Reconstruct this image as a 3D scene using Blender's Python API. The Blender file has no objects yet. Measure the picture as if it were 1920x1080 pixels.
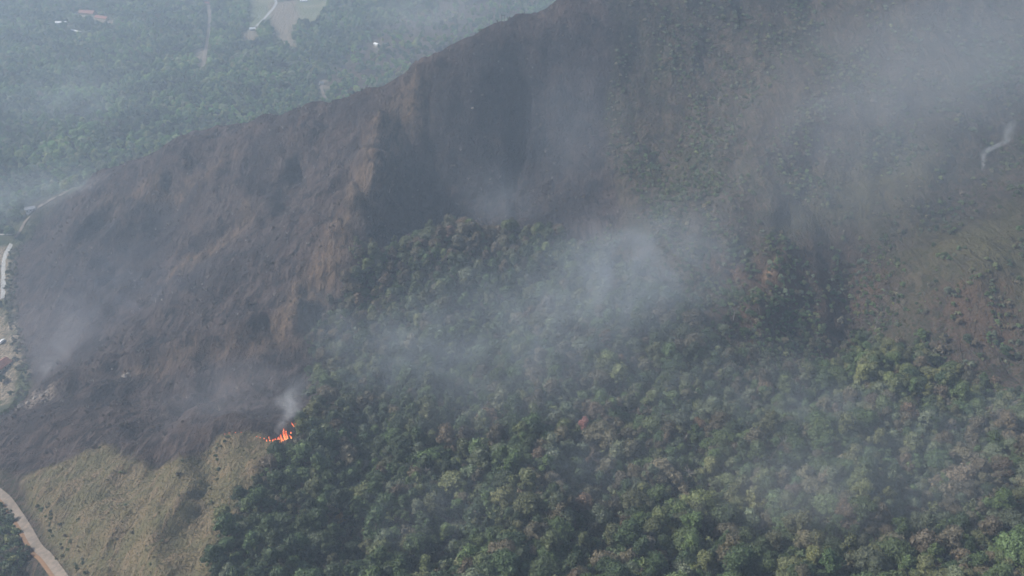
import bpy, math, random
import numpy as np
from mathutils import Vector, noise as mnoise

random.seed(7); RNG = np.random.default_rng(7)
S = bpy.context.scene; COL = S.collection
R = math.radians

# ------------------------------------------------------------------ camera
PITCH = 32.0; F = 1663.0; CAMZ = 600.0
cam_data = bpy.data.cameras.new('camera'); cam = bpy.data.objects.new('camera', cam_data); COL.objects.link(cam)
cam.location = (0, 0, CAMZ); cam.rotation_euler = (R(90 - PITCH), 0, 0)
cam_data.sensor_width = 36; cam_data.lens = 36 * F / 1920; cam_data.clip_start = 1; cam_data.clip_end = 60000
S.camera = cam

# ------------------------------------------------------------------ world, sun, exposure
SUN_EL, SUN_AZ = 38.0, -86.0        # azimuth measured from +Y (the view direction), negative = to the left
w = bpy.data.worlds.new('World'); S.world = w; w.use_nodes = True
wn = w.node_tree.nodes; wl = w.node_tree.links; wn.clear()
sky = wn.new('ShaderNodeTexSky'); sky.sky_type = 'NISHITA'; sky.sun_disc = False
sky.sun_elevation = R(SUN_EL); sky.sun_rotation = R(SUN_AZ); sky.dust_density = 2.5; sky.air_density = 1.0
bg = wn.new('ShaderNodeBackground'); bg.inputs[1].default_value = 0.11
wo = wn.new('ShaderNodeOutputWorld'); wl.new(sky.outputs[0], bg.inputs[0]); wl.new(bg.outputs[0], wo.inputs[0])
sd = bpy.data.lights.new('sun', 'SUN'); sd.energy = 4.6; sd.angle = R(0.6); sd.color = (1.0, 0.94, 0.86)
sun = bpy.data.objects.new('sun', sd); COL.objects.link(sun)
_d = Vector((math.sin(R(SUN_AZ)) * math.cos(R(SUN_EL)), math.cos(R(SUN_AZ)) * math.cos(R(SUN_EL)), math.sin(R(SUN_EL))))
sun.rotation_euler = (-_d).to_track_quat('-Z', 'Y').to_euler(); sun.location = _d * 2000
S.view_settings.view_transform = 'Standard'; S.view_settings.look = 'None'
S.view_settings.exposure = 0.36; S.view_settings.gamma = 1.0; S.view_settings.use_curve_mapping = False
S.render.engine = 'CYCLES'; c = S.cycles
c.use_denoising = True; c.use_adaptive_sampling = True; c.adaptive_threshold = 0.03
c.max_bounces = 4; c.diffuse_bounces = 2; c.volume_bounces = 1; c.transparent_max_bounces = 8
c.volume_step_rate = 0.6; c.volume_max_steps = 128
HAZE_D = 0.00028

# ------------------------------------------------------------------ small tools
CP, SP = math.cos(R(PITCH)), math.sin(R(PITCH))
def ray(px, py):
    u = (np.asarray(px, float) - 960) / F; v = (540 - np.asarray(py, float)) / F
    d = np.stack([u, CP + v * SP, -SP + v * CP], -1)
    return d / np.linalg.norm(d, axis=-1, keepdims=True)
def project(P):
    P = np.asarray(P, float); x, y, z = P[..., 0], P[..., 1], P[..., 2] - CAMZ
    zc = y * CP - z * SP; v = y * SP + z * CP
    zc = np.where(zc < 1, 1, zc)
    return 960 + F * x / zc, 540 - F * v / zc
def onz(px, py, z):
    d = ray(px, py); t = (z - CAMZ) / d[2]
    return (d[0] * t, d[1] * t, z)
def sm(a, b, x):
    t = np.clip((x - a) / (b - a), 0, 1); return t * t * (3 - 2 * t)
def _hash(ix, iy, s):
    h = (ix.astype(np.int64) * 374761393 + iy.astype(np.int64) * 668265263 + s * 1442695041) & 0xFFFFFFFF
    h = ((h ^ (h >> 13)) * 1274126177) & 0xFFFFFFFF
    return (h ^ (h >> 16)) & 0xFFFFFFFF
def perlin(x, y, s=0):
    x0 = np.floor(x); y0 = np.floor(y); fx = x - x0; fy = y - y0
    u = fx**3 * (fx * (fx * 6 - 15) + 10); v = fy**3 * (fy * (fy * 6 - 15) + 10)
    def g(ix, iy, dx, dy):
        a = _hash(ix, iy, s) / 4294967296.0 * 2 * math.pi
        return np.cos(a) * dx + np.sin(a) * dy
    a = g(x0, y0, fx, fy); b = g(x0 + 1, y0, fx - 1, fy)
    c_ = g(x0, y0 + 1, fx, fy - 1); d = g(x0 + 1, y0 + 1, fx - 1, fy - 1)
    return ((a + (b - a) * u) + ((c_ + (d - c_) * u) - (a + (b - a) * u)) * v) * 1.41
def fbm(x, y, o=4, s=0, g=0.5):
    r = 0; a = 1; t = 0
    for k in range(o):
        r = r + a * perlin(x, y, s + k * 17); t += a; a *= g; x = x * 2.03 + 11.3; y = y * 2.03 + 5.7
    return r / t
def ridged(x, y, o=4, s=0):
    r = 0; a = 1; t = 0
    for k in range(o):
        r = r + a * (1 - 2 * np.abs(perlin(x, y, s + k * 13))); t += a; a *= 0.5; x = x * 2.1 + 3.1; y = y * 2.1 + 9.2
    return r / t
def seg_dist(X, Y, pts):
    best = np.full(np.shape(X), 1e9)
    for (x1, y1), (x2, y2) in zip(pts[:-1], pts[1:]):
        dx, dy = x2 - x1, y2 - y1; L = dx * dx + dy * dy + 1e-9
        t = np.clip(((X - x1) * dx + (Y - y1) * dy) / L, 0, 1)
        best = np.minimum(best, np.hypot(X - x1 - t * dx, Y - y1 - t * dy))
    return best
def in_poly(X, Y, poly):
    ins = np.zeros(np.shape(X), bool); n = len(poly)
    for i in range(n):
        x1, y1 = poly[i]; x2, y2 = poly[(i + 1) % n]
        if y1 == y2: continue
        cnd = ((y1 > Y) != (y2 > Y)) & (X < (x2 - x1) * (Y - y1) / (y2 - y1) + x1)
        ins ^= cnd
    return ins
def soft_poly(X, Y, poly, soft):
    d = seg_dist(X, Y, list(poly) + [poly[0]]); sgn = np.where(in_poly(X, Y, poly), 1.0, -1.0)
    return sm(-soft, soft, sgn * d)

# ------------------------------------------------------------------ the shape of the land: heights at known points
CREST = [(60,405,24),(190,335,84),(300,290,118),(400,252,140),(500,230,175),(600,205,214),(700,180,243),(800,138,272),
         (860,106,288),(930,62,308),(1000,34,324),(1080,8,338),(1160,-28,352),(1300,-80,370),(1500,-150,404),(1750,-190,430),(2050,-200,440)]
CTRL = [(740,215,228),(700,320,206),(650,420,180),(600,500,158),(540,620,128),(560,400,146),(500,350,146),(620,300,178),
 (820,350,160),(780,430,158),(400,400,112),(400,500,104),(300,600,72),(300,450,74),(150,500,42),(180,400,62),(100,620,18),(60,540,9),(50,470,8),
 (400,640,112),(480,700,132),(400,760,122),(240,700,74),(240,640,54),(100,720,34),(60,745,26),(110,800,104),(250,810,128),(20,860,118),(0,800,50),
 (420,810,178),(300,860,165),(190,835,150),(60,890,128),(300,950,186),(150,1000,165),(450,1000,205),(50,1000,140),(20,930,132),(-60,1080,150),(250,1080,200),(0,1080,152),(100,1090,160),
 (560,1000,214),(560,880,184),(700,850,166),(620,760,136),(700,600,152),(620,680,138),(680,500,178),(850,450,180),(900,560,158),
 (900,1000,222),(1000,1080,232),(1100,700,182),(950,800,184),(1300,800,204),(1300,1000,232),(1600,720,172),(1650,620,160),(1650,1000,236),(1550,860,212),(1900,1080,255),(1900,850,220),
 (1900,700,190),(1500,450,202),(1400,600,196),(1500,200,262),(1800,250,262),(1850,450,228),(1500,0,326),(1900,0,340),(1300,300,222),(1200,100,288),
 (1000,300,186),(1000,180,246),(1100,250,212),(1080,400,168),(950,400,170),(1200,500,178),(1200,400,194),(1300,450,208),(1620,500,184),(1600,560,172),(1700,500,208),
 (700,1080,224),(1600,350,222),(1750,550,212),(2150,300,280),(2200,700,240),(2200,1080,280)]
pts = [onz(*p) for p in CREST + CTRL]
for p in CREST:
    x, y, z = onz(*p)
    if p[0] < 200: pts += [(x + 10, y + 120, z * 0.3)]; continue
    pts += [(x - 10, y + 70, z - 55), (x - 25, y + 230, z * 0.32), (x - 40, y + 480, 12)]
for p in [(20,440,3),(10,520,2),(10,600,2),(10,700,2),(20,735,4)]: pts.append(onz(*p))
for x in (-1500, -1150, -850): 
    for y in range(500, 3400, 350):
        if x == -850 and y < 900: continue
        pts.append((x, y, 0))
for x in range(-500, 1600, 300):
    for y in (2100, 2500, 3000): pts.append((x, y, 0))
pts += [(-700,1500,0),(-500,1500,2),(-700,1250,0),(-100,1900,0),(200,2000,0),(-350,1700,0),(-650,1080,0),(-760,960,0),(-800,800,20),(-800,600,80),
        (0,0,330),(-400,0,300),(500,0,330),(-700,250,210),(1000,0,360),(0,200,285),(400,200,300),(1100,500,300),(1300,900,400),(1300,1300,420),(1400,1700,200),(1000,1800,60)]
P = np.array(pts, float)
def tps_fit(P):
    n = len(P); sc = 1000.0; xy = P[:, :2] / sc
    d = np.linalg.norm(xy[:, None] - xy[None], axis=-1)
    K = np.where(d > 0, d * d * np.log(d + 1e-12), 0) + np.eye(n) * 2e-4
    A = np.zeros((n + 3, n + 3)); A[:n, :n] = K; A[:n, n] = 1; A[:n, n + 1:] = xy; A[n, :n] = 1; A[n + 1:, :n] = xy.T
    b = np.zeros(n + 3); b[:n] = P[:, 2]
    return xy, np.linalg.solve(A, b), sc
XY, WT, SC = tps_fit(P)
def base_h(X, Y):
    X = np.asarray(X, float); Y = np.asarray(Y, float); sh = X.shape; x = X.ravel() / SC; y = Y.ravel() / SC; n = len(XY)
    out = WT[n] + WT[n + 1] * x + WT[n + 2] * y
    for i in range(n):
        d2 = (x - XY[i, 0])**2 + (y - XY[i, 1])**2
        out += WT[i] * 0.5 * d2 * np.log(d2 + 1e-12)
    return out.reshape(sh)
def axis(lo, hi, step, mid, far, cap=8.0):
    a = list(np.arange(lo, hi + step, step)); s = step; x = a[-1]
    while x < far[1]: s = min(s * 1.10, cap if x < mid[1] else 900); x += s; a.append(x)
    s = step; x = a[0]; pre = []
    while x > far[0]: s = min(s * 1.10, cap if x > mid[0] else 900); x -= s; pre.append(x)
    return np.array(pre[::-1] + a)
GX = axis(-640, 800, 3.6, (-1500, 850), (-9000, 9000)); GY = axis(300, 1180, 3.4, (290, 2750), (-4000, 14000), 7.0)
X, Y = np.meshgrid(GX, GY)
H = base_h(X, Y)
foot = sm(2, 60, H)                                   # how much of a slope this is
fadeout = 1 - sm(1500, 3200, np.hypot(X, Y - 1100))
H = np.maximum(H, -4 + 4 * np.tanh((H + 4) / 8))
H = H * fadeout
wx = X + 30 * fbm(X / 120, Y / 120, 2, 5); wy = Y + 30 * fbm(X / 120, Y / 120, 2, 9)
gul = ridged(wx / 95, wy / 190, 4, 3)
H = H + foot * fadeout * (6.5 * gul + 7 * fbm(X / 140, Y / 140, 4, 21) + 1.6 * ridged(wx / 26, wy / 44, 3, 40) + 0.9 * fbm(X / 7, Y / 7, 3, 60))
H = H + (1 - foot) * (5 * fbm(X / 160, Y / 160, 3, 77) + 0.5 * fbm(X / 12, Y / 12, 2, 80))
H = H + 260 * sm(3600, 7500, np.hypot(X, Y - 1100)) * (0.55 + 0.6 * fbm(X / 1500, Y / 1500, 4, 90))
def height(x, y):
    x = np.asarray(x, float); y = np.asarray(y, float)
    i = np.clip(np.searchsorted(GX, x) - 1, 0, len(GX) - 2); j = np.clip(np.searchsorted(GY, y) - 1, 0, len(GY) - 2)
    u = np.clip((x - GX[i]) / (GX[i + 1] - GX[i]), 0, 1); v = np.clip((y - GY[j]) / (GY[j + 1] - GY[j]), 0, 1)
    return (H[j, i] * (1 - u) + H[j, i + 1] * u) * (1 - v) + (H[j + 1, i] * (1 - u) + H[j + 1, i + 1] * u) * v
def hit(px, py, tmin=250):
    d = ray(px, py); t = np.arange(tmin, 6000, 3.0)
    p = d[None] * t[:, None]; z = p[:, 2] + CAMZ; below = z < height(p[:, 0], p[:, 1])
    k = int(np.argmax(below)) if below.any() else len(t) - 1
    a, b = t[max(k - 1, 0)], t[k]
    for _ in range(12):
        m = (a + b) / 2
        if d[2] * m + CAMZ < height(d[0] * m, d[1] * m): b = m
        else: a = m
    return Vector((d[0] * b, d[1] * b, float(height(d[0] * b, d[1] * b))))
def world_poly(px): return [tuple(hit(*p)[:2]) for p in px]

RELIEF = []
def crease(px, amp, wid):
    if px[0][0] < 700 and px[0][1] < 800: amp *= 1.75
    RELIEF.append(([tuple(hit(*p)[:2]) for p in px], amp, wid))
crease([(801,250),(770,400),(720,500),(640,560),(590,700),(520,740)], -22, 28)
crease([(570,320),(520,430),(450,560),(330,640)], -9, 22)
crease([(400,290),(330,380),(230,470),(140,600)], -9, 24)
crease([(270,330),(190,430),(90,560)], -6, 18)
crease([(480,250),(460,400),(380,470),(290,540)], 7, 20)
crease([(640,215),(600,330),(540,420),(480,520),(400,600)], 6, 18)
crease([(330,300),(290,380),(180,470)], 5, 18)
crease([(775,175),(725,240),(690,330),(655,400),(620,470),(570,560)], 11, 24)
crease([(120,745),(240,700),(350,675),(460,640),(560,610)], 9, 16)
crease([(260,760),(400,740),(520,700)], -7, 18)
crease([(1010,110),(1000,240),(980,340),(900,410)], -28, 46)
crease([(1150,60),(1170,220),(1180,340)], 8, 28)
crease([(870,130),(900,260),(860,360)], 5, 22)
crease([(1330,120),(1290,300),(1330,440),(1340,560)], -9, 26)
crease([(1450,60),(1420,250),(1400,400)], 6, 24)
crease([(1650,150),(1570,330),(1590,480),(1590,560)], -5, 24)
crease([(1620,540),(1600,600),(1590,680)], -7, 13)
crease([(1480,470),(1440,515),(1420,600)], 7, 14)
crease([(1860,300),(1760,450),(1710,560),(1650,650)], -9, 24)
crease([(1900,150),(1760,280),(1650,430)], 7, 28)
crease([(735,740),(710,820),(660,930),(650,1010),(640,1100)], -13, 16)
crease([(900,620),(860,760),(880,930),(830,1080)], -9, 18)
crease([(1240,620),(1180,760),(1110,930),(1140,1080)], -10, 18)
crease([(1330,760),(1290,880),(1250,960),(1290,1090)], -9, 16)
crease([(1560,760),(1480,860),(1430,1000),(1440,1090)], -9, 18)
crease([(1000,640),(1000,820),(990,1000)], 7, 20)
crease([(800,700),(780,850),(760,1060)], 6, 16)
crease([(1650,720),(1580,860),(1570,1000)], 7, 20)
crease([(1850,760),(1760,900),(1740,1080)], -9, 20)
crease([(230,870),(180,940),(190,1040)], 5, 9)
crease([(270,880),(245,960),(250,1060)], -6, 9)
crease([(350,880),(330,960),(310,1070)], 5, 9)
crease([(400,850),(380,950),(370,1070)], -5, 8)
crease([(130,900),(120,960),(150,1040)], 4, 8)
crease([(620,240),(560,300),(520,370)], -7, 13)
crease([(520,480),(440,540),(380,640)], -6, 14)
crease([(430,280),(400,350),(350,420),(250,500)], 5, 12)
crease([(560,440),(500,500),(450,600)], 5, 12)
crease([(230,330),(200,400),(130,480)], 4, 11)
crease([(300,480),(240,560),(160,650)], 4, 13)
crease([(660,300),(640,370),(600,430)], -6, 11)
crease([(1250,200),(1230,350),(1260,470)], -9, 18)
crease([(1400,180),(1380,300),(1400,420),(1420,520)], -8, 14)
crease([(1530,250),(1490,350),(1480,450)], -8, 15)
crease([(1740,180),(1680,300),(1640,400)], -8, 16)
crease([(1800,420),(1760,500),(1700,600)], 7, 14)
crease([(1560,420),(1540,500),(1530,640)], 3, 14)
_wx = X + 22 * fbm(X / 55, Y / 55, 4, 201); _wy = Y + 22 * fbm(X / 55, Y / 55, 4, 202)
for _p, _a, _w in RELIEF: H = H + _a * np.exp(-(seg_dist(_wx, _wy, _p) / _w)**2) * (0.8 + 0.5 * fbm(X / 30, Y / 30, 2, 203))
_sl = sm(6, 50, H) * fadeout
_a0 = hit(775, 175); _a1 = hit(530, 620); _ax = Vector((_a1.x - _a0.x, _a1.y - _a0.y, 0)).normalized()
_bm = soft_poly(X, Y, [tuple(hit(*p)[:2]) for p in [(30,740),(40,500),(180,345),(400,262),(700,190),(860,120),(1000,60),(1150,150),(1100,400),(850,420),(660,500),(580,720),(430,800),(200,820),(60,860)]], 30)
_c = (X * _ax.y - Y * _ax.x); _al = (X * _ax.x + Y * _ax.y)
_c2 = _c + 26 * fbm(X / 70, Y / 70, 3, 401) + _al * .12
H = H + _sl * _bm * (9.0 * ridged(_c2 / 105, _al / 330, 2, 410) + 5.0 * ridged(_c2 / 42, _al / 120, 3, 420))
H = H + _sl * (5.0 * ridged((X + 20 * fbm(X / 60, Y / 60, 3, 305)) / 62 + Y / 210, Y / 130 - X / 400, 3, 310) + 3.3 * ridged((X + 8 * fbm(X / 30, Y / 30, 2, 204)) / 34, Y / 60, 4, 210) + 1.7 * ridged(X / 11, Y / 17, 3, 220))

# ------------------------------------------------------------------ zones of the land
RW = lambda lst: [tuple(hit(*p)[:2]) for p in lst]
crest_xy = [tuple(onz(*p)[:2]) for p in CREST]
crest_y = np.interp(X, [p[0] for p in sorted(crest_xy)], [p[1] for p in sorted(crest_xy)])
front = sm(44, 24, Y - crest_y - 8 * fbm(X / 40, Y / 40, 3, 8))           # our side of the ridge
jit = lambda k, s, a: a * fbm(X / s, Y / s, 4, k)
LANE = [(-60,880),(-10,915),(18,945),(45,985),(68,1022),(92,1052),(120,1090),(150,1130)]
lane_xy = RW(LANE)
_lp = []
for (x1, y1), (x2, y2) in zip(lane_xy[:-1], lane_xy[1:]): _lp += [(x1 + (x2 - x1) * k / 6, y1 + (y2 - y1) * k / 6) for k in range(6)]
_lp = np.array(_lp); _lz = height(_lp[:, 0], _lp[:, 1]); _pp = np.pad(_lz, 5, 'edge'); _lz = np.convolve(_pp, np.ones(11) / 11, 'valid')
_box = (X > _lp[:, 0].min() - 30) & (X < _lp[:, 0].max() + 30) & (Y > _lp[:, 1].min() - 30) & (Y < _lp[:, 1].max() + 30)
_d = np.hypot(X[_box][:, None] - _lp[None, :, 0], Y[_box][:, None] - _lp[None, :, 1]); _w = np.exp(-(_d / 7)**2) + 1e-12
_zr = (_w * _lz[None]).sum(1) / _w.sum(1); _m = sm(15, 7, _d.min(1)); H[_box] = H[_box] * (1 - _m) + _zr * _m
JX = X + jit(101, 22, 16); JY = Y + jit(102, 22, 16)
p_forest = RW([(850,425),(925,445),(1010,440),(1120,470),(1260,560),(1330,640),(1480,700),(1560,690),(1600,640),(1720,650),(1800,700),(1980,760),(2150,800),(2150,1140),(1500,1200),(900,1200),(400,1200),(385,1085),(440,960),(480,880),(545,820),(590,770),(575,720),(585,640),(625,560),(665,480),(760,465),(800,440)])
forest = soft_poly(JX, JY, p_forest, 5)
p_burn = RW([(46,748),(50,700),(32,640),(20,560),(26,470),(60,425)]) + [(x, y + 60) for x, y in crest_xy[1:12]] + RW([(1160,60),(1130,200),(1150,330),(1170,420),(1000,460),(800,500),(690,560),(620,700),(590,770),(540,822),(470,812),(415,815),(350,860),(250,862),(200,835),(130,862),(40,890),(0,880),(-60,840),(-40,790)])
burnt = soft_poly(JX, JY, p_burn, 6)
p_grass = RW([(190,833),(250,862),(350,862),(415,815),(470,812),(520,830),(480,890),(440,960),(400,1085),(380,1180),(200,1200),(130,1085),(60,960),(40,892),(130,864)])
dry = soft_poly(X + jit(103, 14, 7), Y + jit(104, 14, 7), p_grass, 3)
rib = np.exp(-(seg_dist(X + jit(105, 30, 16), Y, RW([(775,175),(725,240),(690,330),(655,400),(620,470),(570,560),(530,620)])) / 15)**2)
rib = np.maximum(rib, 0.75 * np.exp(-(seg_dist(JX, JY, RW([(470,380),(440,440),(330,510)])) / 12)**2))
rib = np.maximum(rib, 0.6 * np.exp(-(seg_dist(JX, JY, RW([(200,370),(300,360),(420,300)])) / 12)**2))
rib = np.maximum(rib, 0.5 * np.exp(-(seg_dist(JX, JY, RW([(250,700),(380,660),(560,640)])) / 10)**2))
yellow = soft_poly(JX, JY, RW([(1720,420),(1960,400),(1960,600),(1850,560),(1780,520)]), 40)
yellow = np.maximum(yellow, 0.8 * soft_poly(JX, JY, RW([(1460,420),(1560,330),(1700,280),(1760,330),(1660,420),(1560,440)]), 36))
reddish = 0.9 * soft_poly(JX, JY, RW([(1340,470),(1440,480),(1600,420),(1660,520),(1540,620),(1400,640),(1350,590)]), 20)
reddish = np.maximum(reddish, 0.8 * soft_poly(JX, JY, RW([(1740,560),(1900,520),(1960,650),(1800,640)]), 16))
VB = soft_poly(JX, JY, RW([(600,150),(700,60),(880,-30),(1090,-40),(1010,15),(860,85),(760,135),(640,185)]), 30)
reddish = np.maximum(reddish, VB)
cut = np.exp(-(seg_dist(X, Y, RW([(1440,515),(1470,475)])) / 4)**2)
earth_polys = [[(505,5),(555,0),(560,40),(545,60),(556,92),(530,80),(512,50),(505,30)], [(372,90),(388,90),(386,120),(384,136),(374,130)], [(455,60),(485,52),(480,80),(458,78)],
    [(600,150),(612,150),(612,168),(602,166)], [(602,172),(608,172),(612,186),(604,186)], [(150,22),(215,40),(210,48),(150,30)], [(696,76),(712,86),(706,92)],
    [(-40,470),(14,462),(12,560),(-40,560)], [(-40,585),(10,580),(28,640),(40,720),(18,752),(-20,765),(-60,760)], [(120,42),(135,48),(118,50)]]
earth = np.zeros_like(X)
for q in earth_polys: earth = np.maximum(earth, soft_poly(X + jit(106, 22, 22), Y + jit(107, 22, 30), RW(q), 5))
fields = np.zeros_like(X)
for q in [[(465,-30),(515,-30),(512,30),(490,40),(468,60)], [(540,-40),(640,-40),(590,45),(560,40)]]: fields = np.maximum(fields, soft_poly(X, Y, RW(q), 5))
hollow_shade = np.maximum(soft_poly(JX, JY, RW([(800,170),(960,60),(1110,40),(1130,200),(1150,400),(960,440),(760,450),(690,500),(740,330)]), 34), .8 * soft_poly(JX, JY, RW([(60,500),(160,400),(290,420),(300,560),(160,600)]), 30))  # mask for painted shade: the bowl under the ridge and the left hollow
outcrop = soft_poly(JX, JY, RW([(28,770),(60,735),(100,728),(92,748),(55,765)]), 4)
slope = front * sm(6, 40, H)
# ------------------------------------------------------------------ materials
def mat(name):
    m = bpy.data.materials.new(name); m.use_nodes = True; m.node_tree.nodes.clear(); return m, m.node_tree
class NT:
    def __init__(s, m): s.m = m; s.t = m.node_tree; s.n = s.t.nodes; s.l = s.t.links
    def node(s, ty, **k):
        n = s.n.new(ty)
        for a, v in k.items(): setattr(n, a, v)
        return n
    def put(s, sock, v):
        if isinstance(v, bpy.types.NodeSocket): s.l.new(v, sock)
        elif isinstance(v, (tuple, list)) and len(v) == 3 and sock.type == 'RGBA': sock.default_value = (*v, 1)
        else: sock.default_value = v
    def attr(s, name, out='Fac', typ='GEOMETRY'):
        n = s.node('ShaderNodeAttribute', attribute_name=name, attribute_type=typ); return n.outputs[out]
    def pos(s): return s.node('ShaderNodeNewGeometry').outputs['Position']
    def noise(s, vec, scale, detail=4, rough=0.55, dist=0.0):
        n = s.node('ShaderNodeTexNoise'); s.put(n.inputs['Vector'], vec); n.inputs['Scale'].default_value = scale
        n.inputs['Detail'].default_value = detail; n.inputs['Roughness'].default_value = rough; n.inputs['Distortion'].default_value = dist
        return n.outputs[0]
    def mr(s, v, a, b, c_=0.0, d=1.0, smooth=True):
        n = s.node('ShaderNodeMapRange', interpolation_type='SMOOTHSTEP' if smooth else 'LINEAR')
        for i, q in enumerate((v, a, b, c_, d)): s.put(n.inputs[i], q)
        return n.outputs[0]
    def math(s, op, a, b=0.0):
        n = s.node('ShaderNodeMath', operation=op); s.put(n.inputs[0], a); s.put(n.inputs[1], b); return n.outputs[0]
    def mix(s, f, a, b, typ='MIX'):
        n = s.node('ShaderNodeMixRGB', blend_type=typ); s.put(n.inputs[0], f); s.put(n.inputs[1], a); s.put(n.inputs[2], b); return n.outputs[0]
    def stretch(s, vec, sc):
        n = s.node('ShaderNodeVectorMath', operation='MULTIPLY'); s.put(n.inputs[0], vec); n.inputs[1].default_value = sc; return n.outputs[0]
    def out(s, col, rough=0.9, bump=None, strength=0.6, dist=1.0, spec=0.2):
        b = s.node('ShaderNodeBsdfPrincipled'); s.put(b.inputs['Base Color'], col); s.put(b.inputs['Roughness'], rough)
        b.inputs['Specular IOR Level'].default_value = spec
        if bump is not None:
            bp = s.node('ShaderNodeBump'); bp.inputs['Strength'].default_value = strength; bp.inputs['Distance'].default_value = dist
            s.put(bp.inputs['Height'], bump); s.l.new(bp.outputs[0], b.inputs['Normal'])
        o = s.node('ShaderNodeOutputMaterial'); s.l.new(b.outputs[0], o.inputs[0]); return b
m_ground, _ = mat('hillside_ground'); g = NT(m_ground); p = g.pos()
n_big = g.noise(p, 0.012, 4, 0.6, 0.4); n_mid = g.noise(p, 0.05, 5, 0.62, 0.6); n_fin = g.noise(p, 0.35, 4, 0.6); n_vf = g.noise(p, 1.3, 3, 0.6)
streak = g.noise(g.stretch(p, (1.0, 0.22, 0.6)), 0.16, 5, 0.65, 0.8)
scrub = g.mix(g.mr(n_mid, 0.38, 0.62), (0.040, 0.034, 0.032), (0.090, 0.067, 0.054))
scrub = g.mix(g.mr(n_big, 0.50, 0.66, 0, .6), scrub, (0.066, 0.066, 0.042))
scrub = g.mix(g.mr(n_fin, 0.45, 0.62), scrub, (0.036, 0.042, 0.024))
scrub = g.mix(g.math('MULTIPLY', g.mr(streak, 0.5, 0.64), 0.7), scrub, (0.105, 0.086, 0.064))
scrub = g.mix(g.math('MULTIPLY', g.attr('yellow'), g.mr(n_mid, 0.3, 0.65, 0.25, 1)), scrub, (0.090, 0.086, 0.046))
scrub = g.mix(g.math('MULTIPLY', g.attr('reddish'), g.mr(n_mid, 0.35, 0.6, 0.25, 1)), scrub, (0.100, 0.064, 0.046))
scrub = g.mix(g.attr('cut'), scrub, (0.30, 0.20, 0.13))
bur = g.mix(g.mr(n_mid, 0.32, 0.68), (0.016, 0.014, 0.017), (0.076, 0.056, 0.051))
bur = g.mix(g.mr(streak, 0.50, 0.62), bur, (0.088, 0.068, 0.062))
bur = g.mix(g.mr(n_fin, 0.56, 0.70), bur, (0.024, 0.020, 0.020))
bur = g.mix(g.mr(n_big, 0.5, 0.62, 0, .65), bur, (0.034, 0.030, 0.033))
bur = g.mix(g.math('MULTIPLY', g.attr('hollow_shade'), g.mr(n_mid, .3, .6, .9, .5)), bur, (0.019, 0.021, 0.026))  # shade of bowl and left hollow darkened into the burnt soil colour
bur = g.mix(g.math('MULTIPLY', g.attr('rib'), g.mr(streak, 0.35, 0.6, 0.2, 1)), bur, (0.160, 0.112, 0.078))
bur = g.mix(g.math('MULTIPLY', g.mr(n_vf, 0.66, 0.74), 0.6), bur, (0.24, 0.22, 0.20))
gra = g.mix(g.mr(n_mid, 0.35, 0.62), (0.185, 0.148, 0.092), (0.130, 0.120, 0.068))
gra = g.mix(g.mr(streak, 0.5, 0.66), gra, (0.205, 0.155, 0.10))
gra = g.mix(g.mr(n_fin, 0.50, 0.72, 0, .55), gra, (0.085, 0.088, 0.045))
flo = g.mix(g.mr(n_fin, 0.4, 0.6), (0.022, 0.026, 0.015), (0.045, 0.042, 0.026))
val = g.mix(g.mr(n_mid, 0.35, 0.65), (0.052, 0.070, 0.038), (0.100, 0.105, 0.058))
val = g.mix(g.math('MULTIPLY', g.attr('reddish'), .85), val, (0.125, 0.092, 0.066))
ear = g.mix(g.mr(n_fin, 0.35, 0.62), (0.36, 0.285, 0.215), (0.17, 0.15, 0.105))
fie = g.mix(g.mr(n_big, 0.35, 0.65), (0.26, 0.25, 0.16), (0.17, 0.19, 0.11))
colr = g.mix(g.attr('slope'), val, scrub)
colr = g.mix(g.attr('forest'), colr, flo)
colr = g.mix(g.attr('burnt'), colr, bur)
colr = g.mix(g.attr('dry'), colr, gra)
colr = g.mix(g.attr('fields'), colr, fie)
colr = g.mix(g.attr('earth'), colr, ear)
colr = g.mix(g.math('MULTIPLY', g.attr('outcrop'), g.mr(n_fin, 0.4, 0.55)), colr, (0.22, 0.18, 0.15))
hgt = g.math('ADD', g.math('MULTIPLY', n_fin, 2.2), g.math('ADD', g.math('MULTIPLY', n_vf, 0.6), g.math('MULTIPLY', streak, 3.0)))
g.out(colr, 0.95, hgt, 1.0, 1.7, 0.1)

me = bpy.data.meshes.new('terrain'); ny, nx = X.shape
co = np.stack([X, Y, H], -1).reshape(-1, 3).astype(np.float32)
idx = (np.arange(ny - 1)[:, None] * nx + np.arange(nx - 1)[None]).ravel()
fc = np.stack([idx, idx + 1, idx + nx + 1, idx + nx], -1).astype(np.int32)
def fast_mesh(name, co, fc, smooth=True):
    me = bpy.data.meshes.new(name); n = fc.shape[1]
    me.vertices.add(len(co)); me.vertices.foreach_set('co', co.astype(np.float32).ravel())
    me.loops.add(fc.size); me.loops.foreach_set('vertex_index', fc.astype(np.int32).ravel())
    me.polygons.add(len(fc)); me.polygons.foreach_set('loop_start', np.arange(0, fc.size, n, dtype=np.int32))
    me.polygons.foreach_set('use_smooth', np.full(len(fc), smooth)); me.update(calc_edges=True); return me
me = fast_mesh('terrain', co, fc)
for nm, arr in (('burnt', burnt * front), ('forest', forest), ('dry', dry), ('rib', rib), ('yellow', yellow), ('reddish', reddish), ('cut', cut), ('earth', earth), ('fields', fields), ('outcrop', outcrop), ('slope', slope), ('hollow_shade', hollow_shade)):
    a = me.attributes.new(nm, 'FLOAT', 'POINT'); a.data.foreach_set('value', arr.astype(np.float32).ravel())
me.materials.append(m_ground)
terrain = bpy.data.objects.new('terrain', me); COL.objects.link(terrain); terrain['kind'] = 'structure'
terrain['label'] = 'smoking burnt mountainside with scrub, bare earth and valley floor beyond its ridge'

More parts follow.
